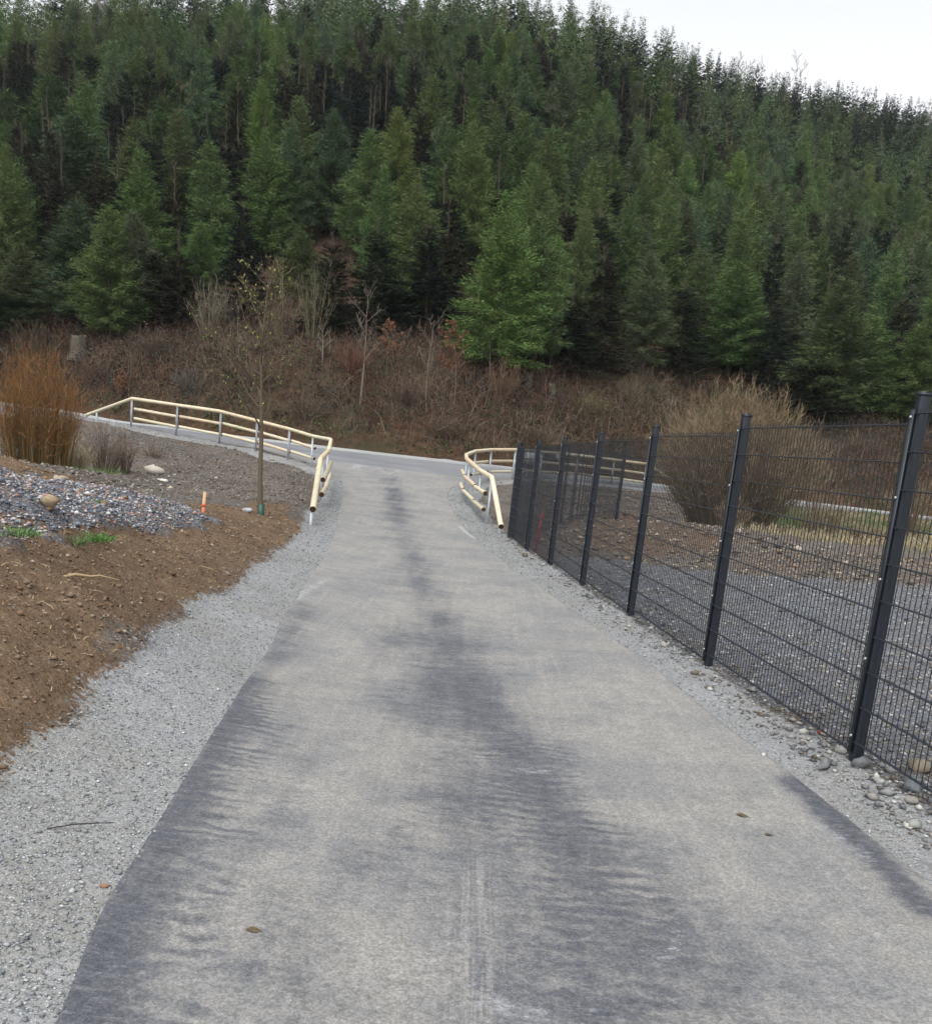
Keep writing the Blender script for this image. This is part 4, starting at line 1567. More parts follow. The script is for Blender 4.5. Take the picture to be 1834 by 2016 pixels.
GF = 'trees along the lower edge of the forest'
HAND = [
    # kind, x, ytop, crown width px, distance, hue, label
    ('larch', 150, 395, 118, -650, 'blue', 'bluish larch low on the far left, its front pair mate the yellow-green one'),
    ('larch', 213, 408, 105, -665, 'olive', 'olive larch low on the left with a bare trunk foot above the orange willow'),
    ('larch', 262, 418, 85, -645, 'dull', 'dull slim larch just right of the olive larch on the left'),
    ('larch', 145, 228, 135, 60, 'blue', 'broad tall bluish larch rising behind the front left larches'),
    ('larch', 100, 150, 120, 68, 'green', 'tall larch with a narrow top behind the broad bluish one on the left'),
    ('larch', 277, 300, 92, 61, 'bright', 'pointed bright larch between the two taller ones above the left railing'),
    ('larch', 325, 192, 112, 69, 'green', 'tall broad larch above the left end of the left railing'),
    ('larch', 412, 280, 92, 61, 'green', 'pointed larch standing above the small light green larch'),
    ('larch', 397, 442, 66, -592, 'bright', 'small light green larch alone at the clearing above the left railing'),
    ('larch', 516, 160, 58, 82, 'yellow', 'narrow vivid yellow-green larch high above the young tree'),
    ('larch', 468, 112, 86, 84, 'green', 'tall larch left of the narrow vivid yellow-green one'),
    ('larch', 525, 262, 96, 68, 'green', 'full larch directly above the young planted tree'),
    ('larch', 575, 240, 66, 72, 'blue', 'slim bluish larch with spiky twigs right of the full one'),
    ('larch', 657, 218, 84, 73, 'blue', 'rounded bluish larch above the clearing with the tall bare tree'),
    ('larch', 592, 455, 78, -602, 'olive', 'small olive larch at the top of the bare brown clearing'),
    ('spruce', 655, 455, 95, -655, 'dark', 'dark spruce right beside the small olive larch at the clearing'),
    ('spruce', 745, 430, 120, -660, 'dark', 'broad dark spruce above the copper-leaved sapling'),
    ('larch', 822, 350, 98, -625, 'olive', 'olive larch between the dark spruces above the path junction'),
    ('spruce', 845, 440, 130, -655, 'darkblue', 'blackish spruce directly left of the biggest larch'),
    ('larch', 783, 215, 78, 77, 'yellow', 'bright narrow larch above the path junction, upper half of the slope'),
    ('larch', 757, 330, 70, 66, 'green', 'slim larch below the bright narrow one above the junction'),
    ('spruce', 885, 385, 88, 62, 'brownish', 'brownish spruce with bare pale tip left of the biggest larch'),
    ('larch', 852, 150, 84, 86, 'olive', 'olive larch far up the slope above the junction'),
    ('larch', 1000, 385, 140, -745, 'bright', 'biggest and brightest larch, standing at the forest edge in the middle'),
    ('larch', 1062, 425, 118, -735, 'green', 'duller larch grown together with the right side of the biggest larch'),
    ('larch', 1100, 468, 72, -705, 'bright', 'short vivid larch behind the right flank of the biggest larch'),
    ('larch', 1068, 338, 84, 60, 'olive', 'olive pointed larch peeking over the biggest larch'),
    ('larch', 1153, 418, 82, 58, 'olive', 'pointed olive larch above the dark spruce thicket, centre right'),
    ('larch', 1205, 308, 86, 66, 'green', 'slender larch above the middle posts of the wire fence'),
    ('larch', 1268, 350, 74, 63, 'green', 'narrow larch above the third wire fence post'),
    ('larch', 1320, 245, 92, 76, 'olive', 'tall olive larch in mid slope above the wire fence'),
    ('larch', 1388, 272, 92, 74, 'green', 'full green larch right of the tall olive one in mid slope'),
    ('spruce', 1190, 478, 130, -745, 'brownish', 'wide brownish-dark spruce right of the biggest larch'),
    ('spruce', 1130, 540, 110, -745, 'dark', 'low dark spruce tucked against the vivid short larch'),
    ('larch', 1282, 500, 92, -752, 'dull', 'dull larch above the left rim of the round brown bush'),
    ('spruce', 1350, 545, 105, -757, 'dark', 'dark spruce left of the bright larch above the round brown bush'),
    ('larch', 1453, 515, 118, -747, 'bright', 'bright green larch right above the round brown bush'),
    ('larch', 1542, 385, 96, 60, 'green', 'tall larch behind and right of the bright larch over the bush'),
    ('larch', 1664, 552, 130, -838, 'green', 'wide mid green larch above the second fence post'),
    ('larch', 1722, 628, 100, -828, 'bright', 'bright drooping larch close above the wire fence, right side'),
    ('larch', 1712, 470, 84, 53, 'blue', 'bluish larch top behind the wide mid green one on the right'),
    ('spruce', 1600, 660, 120, -838, 'dark', 'dark bushy spruce between the round bush and the bright drooping larch'),
    ('spruce', 1530, 590, 90, -775, 'darkblue', 'blackish slim spruce between the two bright larches on the right'),
    ('larch', 1815, 640, 105, -850, 'olive', 'olive larch at the right rim directly above the nearest fence post'),
    ('spruce', 1785, 560, 100, 49, 'brownish', 'brownish spruce behind the olive larch at the right rim'),
    ('larch', 1150, 218, 86, 79, 'olive', 'olive larch in the upper half above the wire fence corner'),
    ('larch', 40, 482, 84, -650, 'dull', 'small dull larch near the left rim of the picture'),
    ('larch', 12, 175, 80, 64, 'green', 'tall larch cut by the left rim of the picture'),
    ('spruce', 300, 480, 105, -640, 'dark', 'dark spruce in the gap right of the three front left larches'),
    ('spruce', 352, 440, 90, -640, 'brownish', 'brownish dark spruce left of the small light green larch'),
    ('spruce', 480, 400, 100, 62, 'darkblue', 'blackish spruce over the clearing above the young tree'),
    ('larch', 985, 72, 96, 103, 'olive', 'olive larch close below the skyline at the top middle'),
    ('larch', 928, 120, 78, 92, 'olive', 'dull tall larch left of the one below the skyline, top middle'),
    ('larch', 845, 38, 62, 108, 'olive', 'pointed larch before the black spruces at the top edge'),
    ('larch', 1230, 118, 88, 100, 'olive', 'olive larch just under the sky line where the sky opens'),
    ('larch', 1400, 180, 84, 96, 'dull', 'dull larch under the sky right of the middle'),
    ('larch', 685, 85, 100, 96, 'olive', 'wide olive larch near the top edge left of the middle'),
    ('larch', 1110, 145, 80, 92, 'dull', 'slim dull larch high above the corner of the wire fence'),
    ('larch', 1490, 560, 60, -750, 'green', 'slim larch squeezed behind the bright larch over the bush'),
    ('larch', 20, 560, 120, -662, 'dull', 'low spreading dull larch at the left rim above the willow'),
]


def hit_hill(px, py, dmin=30, dmax=150):
    r_ = ray(px, py)
    hd = math.hypot(r_[0], r_[1])
    ds = np.linspace(dmin, dmax, 900)
    zr = CAMH + r_[2] / hd * ds
    zg = zground(r_[0] / hd * ds, r_[1] / hd * ds)
    k = int(np.argmax(zr <= zg))
    return np.array([r_[0] / hd * ds[k], r_[1] / hd * ds[k], zg[k]])


hand_xy = []
for i, (k, x, yt, w, d, hue, lb) in enumerate(HAND):
    r_ = ray(x, yt)
    hd = math.hypot(r_[0], r_[1])
    if d < 0:
        q_ = hit_hill(x - (-d - yt) * .02, -d)
        d = math.hypot(q_[0], q_[1])
    else:
        # the foot is hidden: stand it where the tree gets a natural height
        best = (1e9, d)
        for dd_ in np.arange(52, 135, .5):
            tz = CAMH + r_[2] / hd * dd_
            hh_ = tz - zat(r_[0] / hd * dd_, r_[1] / hd * dd_)
            if hh_ > 3:
                best = min(best, (abs(hh_ - 7.4) + .02 * abs(dd_ - d), dd_))
        d = best[1]
    top = r_ * d / hd + np.array([0, 0, CAMH])
    e, h = tree(k, top, w / F * d * 1.05, math.radians(3.2 + rng.normal(0, .6)), hue, d < 72, lb, GF if d < 70 else 'larches picked out on the slope', i)
    hand_xy.append((e.location.x, e.location.y))
    print("TREE", lb[:40], 'h', round(h, 1), 'd', round(d, 1), 'w', round(w / F * d, 1))
hand_xy = np.array(hand_xy)

# the rest of the planted slope, one by one
EDGE_AZ = [-40, -27, -21, -17, -13, -9, -5, -1, 3, 8, 12, 16, 20, 24, 40]
EDGE_D = [55, 55, 54, 54, 55.5, 55.5, 51.5, 50.5, 49.5, 54, 58, 60, 60, 60, 60]
cand = []
gs = 3.15
row = 0
dmin, dmax = 46, 130
yy = 40.0
while yy < 136:
    xx = -82.0 + (row % 2) * gs / 2
    while xx < 82:
        x = xx + rng.uniform(-1.0, 1.0)
        y = yy + rng.uniform(-1.0, 1.0)
        az = math.degrees(math.atan2(x, y))
        d = math.hypot(x, y)
        if -29.5 < az < 28.5 and np.interp(az, EDGE_AZ, EDGE_D) + 1.5 < d < 128:
            if np.min(np.hypot(hand_xy[:, 0] - x, hand_xy[:, 1] - y)) > 2.3:
                # keep the line of sight to the hand-placed trees open
                ok = True
                for hx, hy in hand_xy:
                    hd2 = math.hypot(hx, hy)
                    if 0 < hd2 - d < 6 and d < 66 and abs(math.degrees(math.atan2(hx, hy)) - az) < 1.1:
                        ok = False
                        break
                if ok:
                    cand.append((x, y, az, d))
        xx += gs
    yy += gs * .88
    row += 1
COLN = [(-27.5, 'the left rim'), (-24, 'the orange willow'), (-20.5, 'the left railing end'), (-17, 'the second railing post'), (-13.5, 'the young planted tree'), (-10, 'the left railing corner'),
        (-6.5, 'the tall bare tree'), (-3, 'the path junction'), (0.5, 'the right railing corner'), (4, 'the biggest larch'), (7.5, 'the fence corner'), (11, 'the middle fence posts'),
        (14.5, 'the third fence post'), (18, 'the round brown bush'), (21.5, 'the second fence post'), (25, 'the nearest fence post')]
TIERN = [(56, 'first row behind the forest edge'), (64, 'second row of the slope'), (73, 'third row of the slope'), (84, 'middle of the slope'), (97, 'upper slope'), (112, 'high upper slope'), (140, 'close below the ridge')]
cand.sort(key=lambda c: c[3])
nl = ns = 0
labels_used = {}
bylabel = {}
MAXL, MAXS = 250, 290
farrest = []
clump = lambda x, y: float(fbm(np.array([x / 13.0]), np.array([y / 13.0]), 77, 2)[0])
for (x, y, az, d) in cand:
    cl = clump(x, y)
    plarch = .53 + 1.1 * cl
    if az < -8 and d > 60:
        plarch -= .05
    kind = 'larch' if rng.uniform() < plarch else 'spruce'
    if (kind == 'larch' and nl >= MAXL) or (kind == 'spruce' and ns >= MAXS):
        farrest.append((x, y, az, d, kind))
        continue
    if kind == 'larch':
        nl += 1
        hue = rng.choice(['bright', 'green', 'blue', 'olive', 'yellow', 'dull'], p=[.12, .27, .15, .26, .05, .15])
        h = rng.uniform(6.4, 8.6)
        w = rng.uniform(2.7, 3.5)
    else:
        ns += 1
        hue = rng.choice(['dark', 'darkblue', 'brownish'], p=[.45, .3, .25])
        h = rng.uniform(6.0, 8.2)
        w = rng.uniform(2.8, 3.7)
    if d < 58:
        h *= .86
    col_n = COLN[int(np.argmin([abs(az - c[0]) for c in COLN]))][1]
    tier = next(t for lim_, t in TIERN if d < lim_)
    lb = f"{HUEWORD[hue]} {kind} above {col_n}, {tier}"
    hw = 'tall' if h > 7.9 else ("short" if h < 6.9 else '')
    if lb in labels_used:
        lb2 = f"{hw or 'middling'} {lb}"
        lb = lb2 if lb2 not in labels_used else lb
    labels_used[lb] = labels_used.get(lb, 0) + 1
    z = zat(x, y)
    near = d < 62
    e_, _h = tree(kind, np.array([x, y, z + h]), w, math.radians(2.8 + rng.normal(0, 1.1)), hue, near, lb,
         'larches planted up the hillside' if kind == 'larch' else 'spruces planted up the hillside', int(rng.integers(0, 99)))
    bylabel.setdefault(lb, []).append((az, e_))
for lb, L_ in bylabel.items():
    L_.sort(key=lambda q: q[0])
    if len(L_) > 3:
        for q, w_ in zip(L_, ['leftmost one', 'second from left', 'third from left', 'fourth from left', 'fifth from left', 'sixth from left', 'seventh from left']):
            q[1]['label'] = lb + ', ' + w_
    wd = {2: ['left one', 'right one'], 3: ['left one', 'middle one', 'right one']}.get(len(L_))
    if wd:
        for q, w_ in zip(L_, wd):
            q[1]['label'] = lb + ', ' + w_
print('individual trees', nl, ns, 'rest', len(farrest), 'labels', len(labels_used), 'max share', max(labels_used.values()))

# the farther forest reads as one mass: one object
yy = 122.0
while yy < 262:
    xx = -75.0
    while xx < 135:
        x = xx + rng.uniform(-1.4, 1.4)
        y = yy + rng.uniform(-1.4, 1.4)
        az = math.degrees(math.atan2(x, y))
        d = math.hypot(x, y)
        if -31 < az < 30.5 and 128 <= d < np.interp(az, HAZ, HRD) + 12:
            farrest.append((x, y, az, d, 'larch' if rng.uniform() < (.5 + .7 * clump(x, y) - (.35 if d > 175 else -.1)) else 'spruce'))
        xx += 3.1
    yy += 3.1


def raw(me):
    v = np.empty(len(me.vertices) * 3, np.float32)
    me.vertices.foreach_get('co', v)
    f = np.empty(len(me.loops), np.int32)
    me.loops.foreach_get('vertex_index', f)
    n = np.empty(len(me.polygons), np.int32)
    me.polygons.foreach_get('loop_total', n)
    t = np.empty(len(me.polygons), np.float32)
    me.attributes['tone'].data.foreach_get('value', t)
    return v.reshape(-1, 3), f, n, t


FARP = {k: [raw(conifer(k, 90 + i, R=1.7 if k == 'larch' else 1.75, nb=76, nt=30, tw=.095, tl=.36, base=.05, far=True)[0]) for i in range(4)] for k in ('larch', 'spruce')}
fm = M()
for (x, y, az, d, kind) in farrest:
    v, f, n, t = FARP[kind][int(rng.integers(0, 4))]
    z = zat(x, y)
    h = rng.uniform(7.0, 9.8)
    w = rng.uniform(.9, 1.2)
    a = rng.uniform(0, 6.28)
    c_a, s_a = math.cos(a), math.sin(a)
    vv = np.stack([(v[:, 0] * c_a - v[:, 1] * s_a) * w - v[:, 2] * h / 10 * .045 + x, (v[:, 0] * s_a + v[:, 1] * c_a) * w + y, v[:, 2] * h / 10 + z], 1)
    hue = rng.choice(['green', 'olive', 'blue', 'dull'] if kind == 'larch' else ['dark', 'darkblue', 'brownish'])
    cc = np.array(GREENS[hue]) * rng.uniform(.85, 1.15)
    fm.v.append(vv)
    fm.f.append(f.astype(np.int64) + fm.nv)
    fm.n.append(n)
    fm.m.append(np.zeros(len(n), np.int32))
    fm.t.append(t)
    fm.c.append(cc[None] * (.55 + .95 * t[:, None]))
    fm.nv += len(v)
fo = fm.build('forest', MT)
tag(fo, 'far conifer forest along and below the ridge line', None, kind='stuff')
print('far trees', len(farrest), 'faces', sum(len(a) for a in fm.n))
#@@VEG
# ------------------------------------------------------------------ bank undergrowth, shrubs, bare trees
def bank_points(N, pad=2.5, lo=0.2):
    az = rng.uniform(-31, 31, N * 2)
    f = footd(az)
    e = np.interp(az, EDGE_AZ, EDGE_D) + pad
    d = f + lo + (e - f - lo) * rng.uniform(0, 1, N * 2) ** .85
    x, y = d * np.sin(np.radians(az)), d * np.cos(np.radians(az))
    return x[:N], y[:N], (d - f)[:N], az[:N]


def pal(x, y, cols, seed, w=None):
    """patchy choice from a palette"""
    n = fbm(x / 2.6, y / 2.6, seed, 3) + rng.normal(0, .28, len(x))
    k = np.clip(((n + .75) / 1.5 * len(cols)).astype(int), 0, len(cols) - 1)
    return np.array(cols)[k] * rng.uniform(.6, 1.35, (len(x), 1))


CANE = [(.085, .078, .065), (.10, .065, .048), (.05, .038, .030), (.12, .055, .036), (.08, .05, .034), (.13, .10, .07), (.10, .088, .072), (.16, .13, .10)]
LEAFC = [(.026, .036, .022), (.055, .032, .022), (.045, .055, .040), (.085, .042, .024), (.025, .020, .016), (.036, .048, .030), (.10, .062, .036), (.06, .066, .056), (.12, .085, .055)]
ug = M()
N = 30000
x, y, t, az = bank_points(N)
z = zground(x, y)
hgt = rng.uniform(.25, 1.15, N) * (.8 + .9 * np.clip(fbm(x / 3, y / 3, 5, 3), -.5, .8)) * np.clip(.35 + t / 2.0, 0, 1)
a = rng.uniform(0, 2 * math.pi, N)
rch = rng.uniform(.1, 1.0, N) * (.3 + hgt)
P = np.zeros((N, 4, 3))
for k, (u, hh) in enumerate(((0, 0), (.3, .75), (.65, 1.0), (1.0, .75))):
    P[:, k, 0] = x + np.cos(a) * rch * 1.25 * u + rng.normal(0, .03, N) * k
    P[:, k, 1] = y + np.sin(a) * rch * u + rng.normal(0, .03, N) * k
    P[:, k, 2] = z + hgt * hh - .05 * (k == 0)
ug.strips(P, rng.uniform(.010, .026, N), col=pal(x, y, CANE, 12))
NC = 3600
xc, yc, tc_, azc = bank_points(NC)
per = 26
N2 = NC * per
rc = rng.uniform(.15, .55, NC)
g3 = rng.normal(0, 1, (NC, per, 3)) * rc[:, None, None] * [.6, .6, .42]
x = (xc[:, None] + g3[..., 0]).ravel()
y = (yc[:, None] + g3[..., 1]).ravel()
hc = rc * rng.uniform(.2, 1.6, NC) * np.clip(.3 + tc_ / 2.5, 0, 1)
t = np.repeat(tc_, per)
az = np.repeat(azc, per)
z = zground(x, y)
lh = np.maximum(np.repeat(hc, per) + g3[..., 2].ravel(), .02)
cc = np.repeat(pal(xc, yc, LEAFC, 15), per, 0) * .85 * rng.uniform(.65, 1.35, (N2, 1))
low = (t < 1.3) & (rng.uniform(0, 1, N2) < .55)
cc[low] = np.array([.05, .085, .03]) * rng.uniform(.7, 1.3, (low.sum(), 1))
rgt = (az > 5) & (rng.uniform(0, 1, N2) < .35)
cc[rgt] = np.array([.065, .072, .032]) * rng.uniform(.7, 1.3, (rgt.sum(), 1))
ug.leaves(np.stack([x, y, z + lh], 1), rng.uniform(.03, .08, N2), col=cc)
# thin dry stalks standing up
N3 = 2600
x, y, t, az = bank_points(N3, 8)
z = zground(x, y)
h3 = rng.uniform(.4, 1.4, N3) * np.clip(.2 + t / 3, 0, 1)
lean = rng.normal(0, .22, (N3, 2))
P = np.stack([np.stack([x + lean[:, 0] * h3 * u, y + lean[:, 1] * h3 * u, z + h3 * u], 1) for u in (0, .5, 1)], 1)
ug.strips(P, .016, col=pal(x, y, [(.16, .13, .10), (.11, .08, .06), (.19, .16, .13), (.13, .075, .05)], 19))
tag(ug.build('undergrowth', MT), 'tangle of brown brambles, dead leaves and dry stalks covering the bank', None, kind='stuff')


def stems_shrub(name, base, H, W, ns, twigs, cols, label, cat='shrub', group=None, width=.02, tw=.012, leaf=None, leafn=0, leafs=.04, upright=.5, arch=.25, seedy=0, tip_cols=None, basew=.16, dome=False):
    """a shrub of many stems fanning out from one stool"""
    m = M()
    a = rng.uniform(0, 2 * math.pi, ns)
    rr = np.sqrt(rng.uniform(0, 1, ns))
    hh = H * (1 - .45 * rr ** 2) * rng.uniform(.65, 1.05, ns)
    if dome:
        hh = H * np.sqrt(1 - (.86 * rr) ** 2) * rng.uniform(.72, 1.04, ns) * (1 + .10 * np.sin(a * 3 + 1) * rr + .06 * np.sin(a * 7))
    K = 6
    u = np.linspace(0, 1, K)
    b0 = np.stack([np.cos(a) * rr * W * basew, np.sin(a) * rr * W * basew], 1)
    ex = np.stack([np.cos(a) * rr * W * .5, np.sin(a) * rr * W * .5], 1)
    P = np.zeros((ns, K, 3))
    for k in range(K):
        s = u[k] ** (1 + arch)
        P[:, k, :2] = b0 + (ex - b0) * s + rng.normal(0, .012 * H * u[k], (ns, 2))
        P[:, k, 2] = hh * (u[k] ** (1 - upright * .25)) - .05
    cidx = rng.integers(0, len(cols), ns)
    cs = np.array(cols)[cidx] * rng.uniform(.75, 1.25, (ns, 1))
    m.strips(P, width, col=cs)
    m.strips(P, width * .8, col=cs)
    if twigs:
        nt = ns * twigs
        bi = rng.integers(0, ns, nt)
        s = rng.uniform(.25, 1, nt) * (K - 1)
        k0 = np.clip(s.astype(int), 0, K - 2)
        fr = (s - k0)[:, None]
        p0 = P[bi, k0] * (1 - fr) + P[bi, k0 + 1] * fr
        d = P[bi, -1] - P[bi, 0]
        d /= np.linalg.norm(d, axis=1)[:, None]
        d = d + rng.normal(0, .55, (nt, 3))
        d /= np.linalg.norm(d, axis=1)[:, None]
        L = rng.uniform(.08, .3, nt)[:, None] * H * (.3 if dome else .55)
        mid = p0 + d * L * .5 + rng.normal(0, .03, (nt, 3))
        tc = np.array(tip_cols or cols)
        m.strips(np.stack([p0, mid, p0 + d * L + np.array([0, 0, .06])], 1), tw, col=tc[rng.integers(0, len(tc), nt)] * rng.uniform(.7, 1.3, (nt, 1)))
        if leafn:
            li = rng.integers(0, nt, leafn)
            m.leaves((p0 + d * L * rng.uniform(.3, 1, (nt, 1)))[li], leafs * rng.uniform(.6, 1.3, leafn), col=np.array(leaf)[rng.integers(0, len(leaf), leafn)] * rng.uniform(.7, 1.3, (leafn, 1)))
    o = m.build(name, MT, loc=Vector(base))
    return tag(o, label, cat, group)


def branching(H, r0, seed, spread=.5, levels=3, first=.3, nbr=14, up=.9, kink=.05, sizes=(.45, .5, .5)):
    """skeleton of a bare tree: list of (points, radii, level)"""
    r = np.random.default_rng(seed)
    out = []

    def grow(p, d, L, rad, lev):
        K = 7 if lev == 0 else 5
        pts = [p]
        dd = d.copy()
        for k in range(K - 1):
            dd = dd + r.normal(0, kink * (1 + lev), 3)
            dd[2] += .05 * lev
            dd /= np.linalg.norm(dd)
            pts.append(pts[-1] + dd * L / (K - 1))
        pts = np.array(pts)
        rad_ = rad * (1 - np.linspace(0, 1, K) * .85)
        out.append((pts, rad_, lev))
        if lev < levels:
            n = nbr if lev == 0 else max(3, int(nbr * .45))
            for i in range(n):
                s = (first if lev == 0 else .2) + (1 - (first if lev == 0 else .2)) * (i + r.uniform(0, .8)) / n
                s = min(s, .97)
                kk = s * (K - 1)
                k0 = min(int(kk), K - 2)
                q = pts[k0] * (1 - (kk - k0)) + pts[k0 + 1] * (kk - k0)
                az = i * 2.4 + r.uniform(-.6, .6)
                base_d = dd if lev else np.array([0, 0, 1.0])
                side = np.array([math.cos(az), math.sin(az), 0])
                nd = base_d * up + side * spread * 1.6 + r.normal(0, .12, 3)
                nd /= np.linalg.norm(nd)
                Ls = L * sizes[min(lev, 2)] * (1 - .62 * s if lev == 0 else (1 - .4 * s)) * r.uniform(.75, 1.2)
                grow(q, nd, Ls, rad * (.42 if lev == 0 else .5) * (1 - .5 * s), lev + 1)
    grow(np.zeros(3), np.array([0, 0, 1.0]), H, r0, 0)
    return out


def bare_tree(name, base, top, r0, seed, col, label, cat='tree', group=None, leafc=None, leafn=0, leafs=.03, min_r=.005, tubelev=1, **kw):
    base = np.array(base)
    top = np.array(top)
    H = float(np.linalg.norm(top - base))
    e = empty(name, base, label, cat, group)
    q = Vector(top - base).to_track_quat('Z', 'Y')
    e.rotation_mode = 'QUATERNION'
    e.rotation_quaternion = q
    sk = branching(H, r0, seed, **kw)
    mt, mc = M(), M()
    tips = []
    for pts, rad, lev in sk:
        if lev == 0:
            pts = pts.copy()
            pts[0][2] -= .15
            mt.tube(pts, np.maximum(rad, min_r), n=8, cap=False, col=col)
        elif lev <= tubelev:
            mc.tube(pts, np.maximum(rad, min_r), n=5, cap=False, col=np.array(col) * rng.uniform(.85, 1.15))
        else:
            k = len(pts)
            mc.strips(pts[None, :, :], max(rad[0] * 2, min_r * 2), col=np.array(col) * rng.uniform(.85, 1.2))
            mc.strips(pts[None, :, :], max(rad[0] * 2, min_r * 2), col=np.array(col) * rng.uniform(.85, 1.2))
        if lev >= max(1, kw.get('levels', 3) - 1):
            tips.append(pts[1:])
    mt.build('trunk', MT, e)
    if leafn:
        T = np.concatenate(tips)
        li = rng.integers(0, len(T), leafn)
        mc.leaves(T[li] + rng.normal(0, leafs * .8, (leafn, 3)), leafs * rng.uniform(.6, 1.3, leafn), col=np.array(leafc)[rng.integers(0, len(leafc), leafn)] * rng.uniform(.75, 1.25, (leafn, 1)))
    mc.build('crown', MT, e)
    return e


# the planted young tree with its green trunk guard
tb = ground_at(513, 1021)
ty = tb[1]
tt = at(531, 548, ty)
sap = bare_tree('young_tree', tb, tt, .052, 5, (.095, .078, .052), 'slender young planted tree with yellow-green buds and a green guard at its foot', 'tree',
                leafc=[(.20, .23, .055), (.17, .20, .05), (.24, .24, .08)], leafn=520, leafs=.022, min_r=.0045, first=.36, nbr=19, spread=.52, levels=3, up=.75, sizes=(.46, .42, .45))
gm_ = M()
n = 14
th = np.linspace(0, 2 * math.pi, n, endpoint=False)
for r_o, r_i in ((.062, .058),):
    v = [[r * math.cos(q_), r * math.sin(q_), zz] for r, zz in ((r_o, -.03), (r_o, .215), (r_i, .215), (r_i, -.03)) for q_ in th]
    gm_.add(v, [[k * n + j, k * n + (j + 1) % n, (k + 1) * n + (j + 1) % n, (k + 1) * n + j] for k in range(3) for j in range(n)])
gm_.build('trunk_guard', simple('green_plastic', (.012, .045, .03), .5, .4, .1, 10), sap)

# orange willow and the dry brush beside it
wb = at(72, 930, 22.5)
wb[2] = gz(wb[0], wb[1]) - .05
stems_shrub('willow_shrub', wb, 3.1, 2.15, 520, 7, [(.15, .095, .035), (.12, .082, .035), (.19, .115, .04), (.09, .07, .04)], 'orange-stemmed willow shrub standing behind the soil crest at the left rim', 'shrub', width=.013, tw=.009, upright=.4, arch=.3, basew=.36, tip_cols=[(.20, .085, .03), (.16, .09, .035)])
for px, py, Y, H, W, nst, cols, lb in [
    (205, 925, 27, 1.55, 2.0, 170, [(.13, .10, .075), (.09, .065, .05), (.17, .13, .10)], 'dry brown brush right of the orange willow'),
    (246, 925, 28, 1.45, .9, 70, [(.12, .08, .055), (.09, .06, .045)], 'small dark brown brush clump at the rim of the hollow'),
    (150, 930, 24, 1.0, 1.0, 220, [(.36, .30, .20), (.28, .23, .15)], 'pale straw-coloured reed clump at the foot of the orange willow'),
    (118, 915, 29, 1.6, 1.4, 120, [(.20, .12, .045), (.14, .10, .06)], 'thin brownish willow shoots behind the right side of the orange willow'),
    (300, 905, 32, .5, 1.2, 60, [(.12, .09, .07), (.16, .13, .1)], 'low dry brush on the slope below the left railing')]:
    b = at(px, py, Y)
    b[2] = gz(b[0], b[1])
    stems_shrub('dry_shrub', b, H, W, nst, 5, cols, lb, width=.014, tw=.010, arch=.6)

# round twiggy bush behind the fence
rb = at(1428, 1050, 26.5)
rb[2] = gz(rb[0], rb[1])
stems_shrub('round_bush', rb, 4.05, 5.3, 760, 30, [(.13, .095, .055), (.10, .075, .05), (.15, .12, .065)], 'big round leafless bush with olive-brown twigs behind the wire fence', 'bush', width=.022, tw=.012,
            upright=.9, arch=0, basew=.2, dome=True, tip_cols=[(.19, .155, .09), (.16, .13, .08), (.19, .125, .08), (.13, .10, .065)])
for px, py, Y, H, W, lb in [(1610, 1055, 25, 1.5, 2.0, 'low rusty brown bush at the right foot of the round bush'), (1440, 1045, 24.5, .9, 1.3, 'low dark bramble at the left foot of the round bush'),
                            (1790, 1030, 30, 2.0, 2.2, 'lichen-pale leafless bush behind the nearest fence post'), (1700, 1085, 24, .55, 1.4, 'heap of cut brushwood on the pale grass behind the fence')]:
    b = at(px, py, Y)
    b[2] = gz(b[0], b[1])
    stems_shrub('dry_shrub', b, H, W, 110, 9, [(.16, .12, .07), (.12, .07, .045), (.2, .17, .11)], lb, width=.016, tw=.010, arch=.4)

# bare trees and saplings on the bank
for px, yt, yb, r0, col, seed, lb, kw in [
    (714, 588, 800, .05, (.15, .125, .10), 21, 'tallest bare sapling on the bank, pale forked crown before the dark spruces', dict(nbr=10, spread=.45, first=.35)),
    (845, 628, 812, .042, (.14, .115, .09), 22, 'bare sapling left of the large copper-leaved beech', dict(nbr=9, spread=.42, first=.3)),
    (640, 640, 720, .03, (.17, .15, .12), 23, 'small pale bare sapling below the dark spruces', dict(nbr=8, spread=.55, first=.2)),
    (968, 655, 760, .038, (.13, .11, .085), 24, 'bare spreading sapling under the biggest larch', dict(nbr=9, spread=.8, first=.25)),
    (560, 520, 660, .035, (.17, .15, .09), 25, 'thin bare birch-like tree at the top of the brown clearing', dict(nbr=9, spread=.4, first=.3)),
    (478, 590, 720, .03, (.12, .10, .08), 26, 'dark thin sapling right of the pale upright stems', dict(nbr=8, spread=.5, first=.3)),
    (1085, 650, 745, .03, (.12, .09, .07), 27, 'bare stem right of the biggest larch at the forest edge', dict(nbr=7, spread=.5, first=.5)),
    (900, 690, 800, .03, (.13, .10, .08), 28, 'leaning bare sapling below the large copper-leaved beech', dict(nbr=8, spread=.6, first=.3))]:
    b = hit_hill(px - 6, yb)
    r_ = ray(px, yt)
    tp = r_ * math.hypot(b[0], b[1]) / math.hypot(r_[0], r_[1]) + np.array([0, 0, CAMH])
    bare_tree('bare_tree', b, tp, r0, seed, col, lb, 'tree', 'bare saplings on the bank', levels=3, min_r=.008, **kw)
COPPER = [(.15, .072, .042), (.115, .055, .035), (.18, .095, .055)]
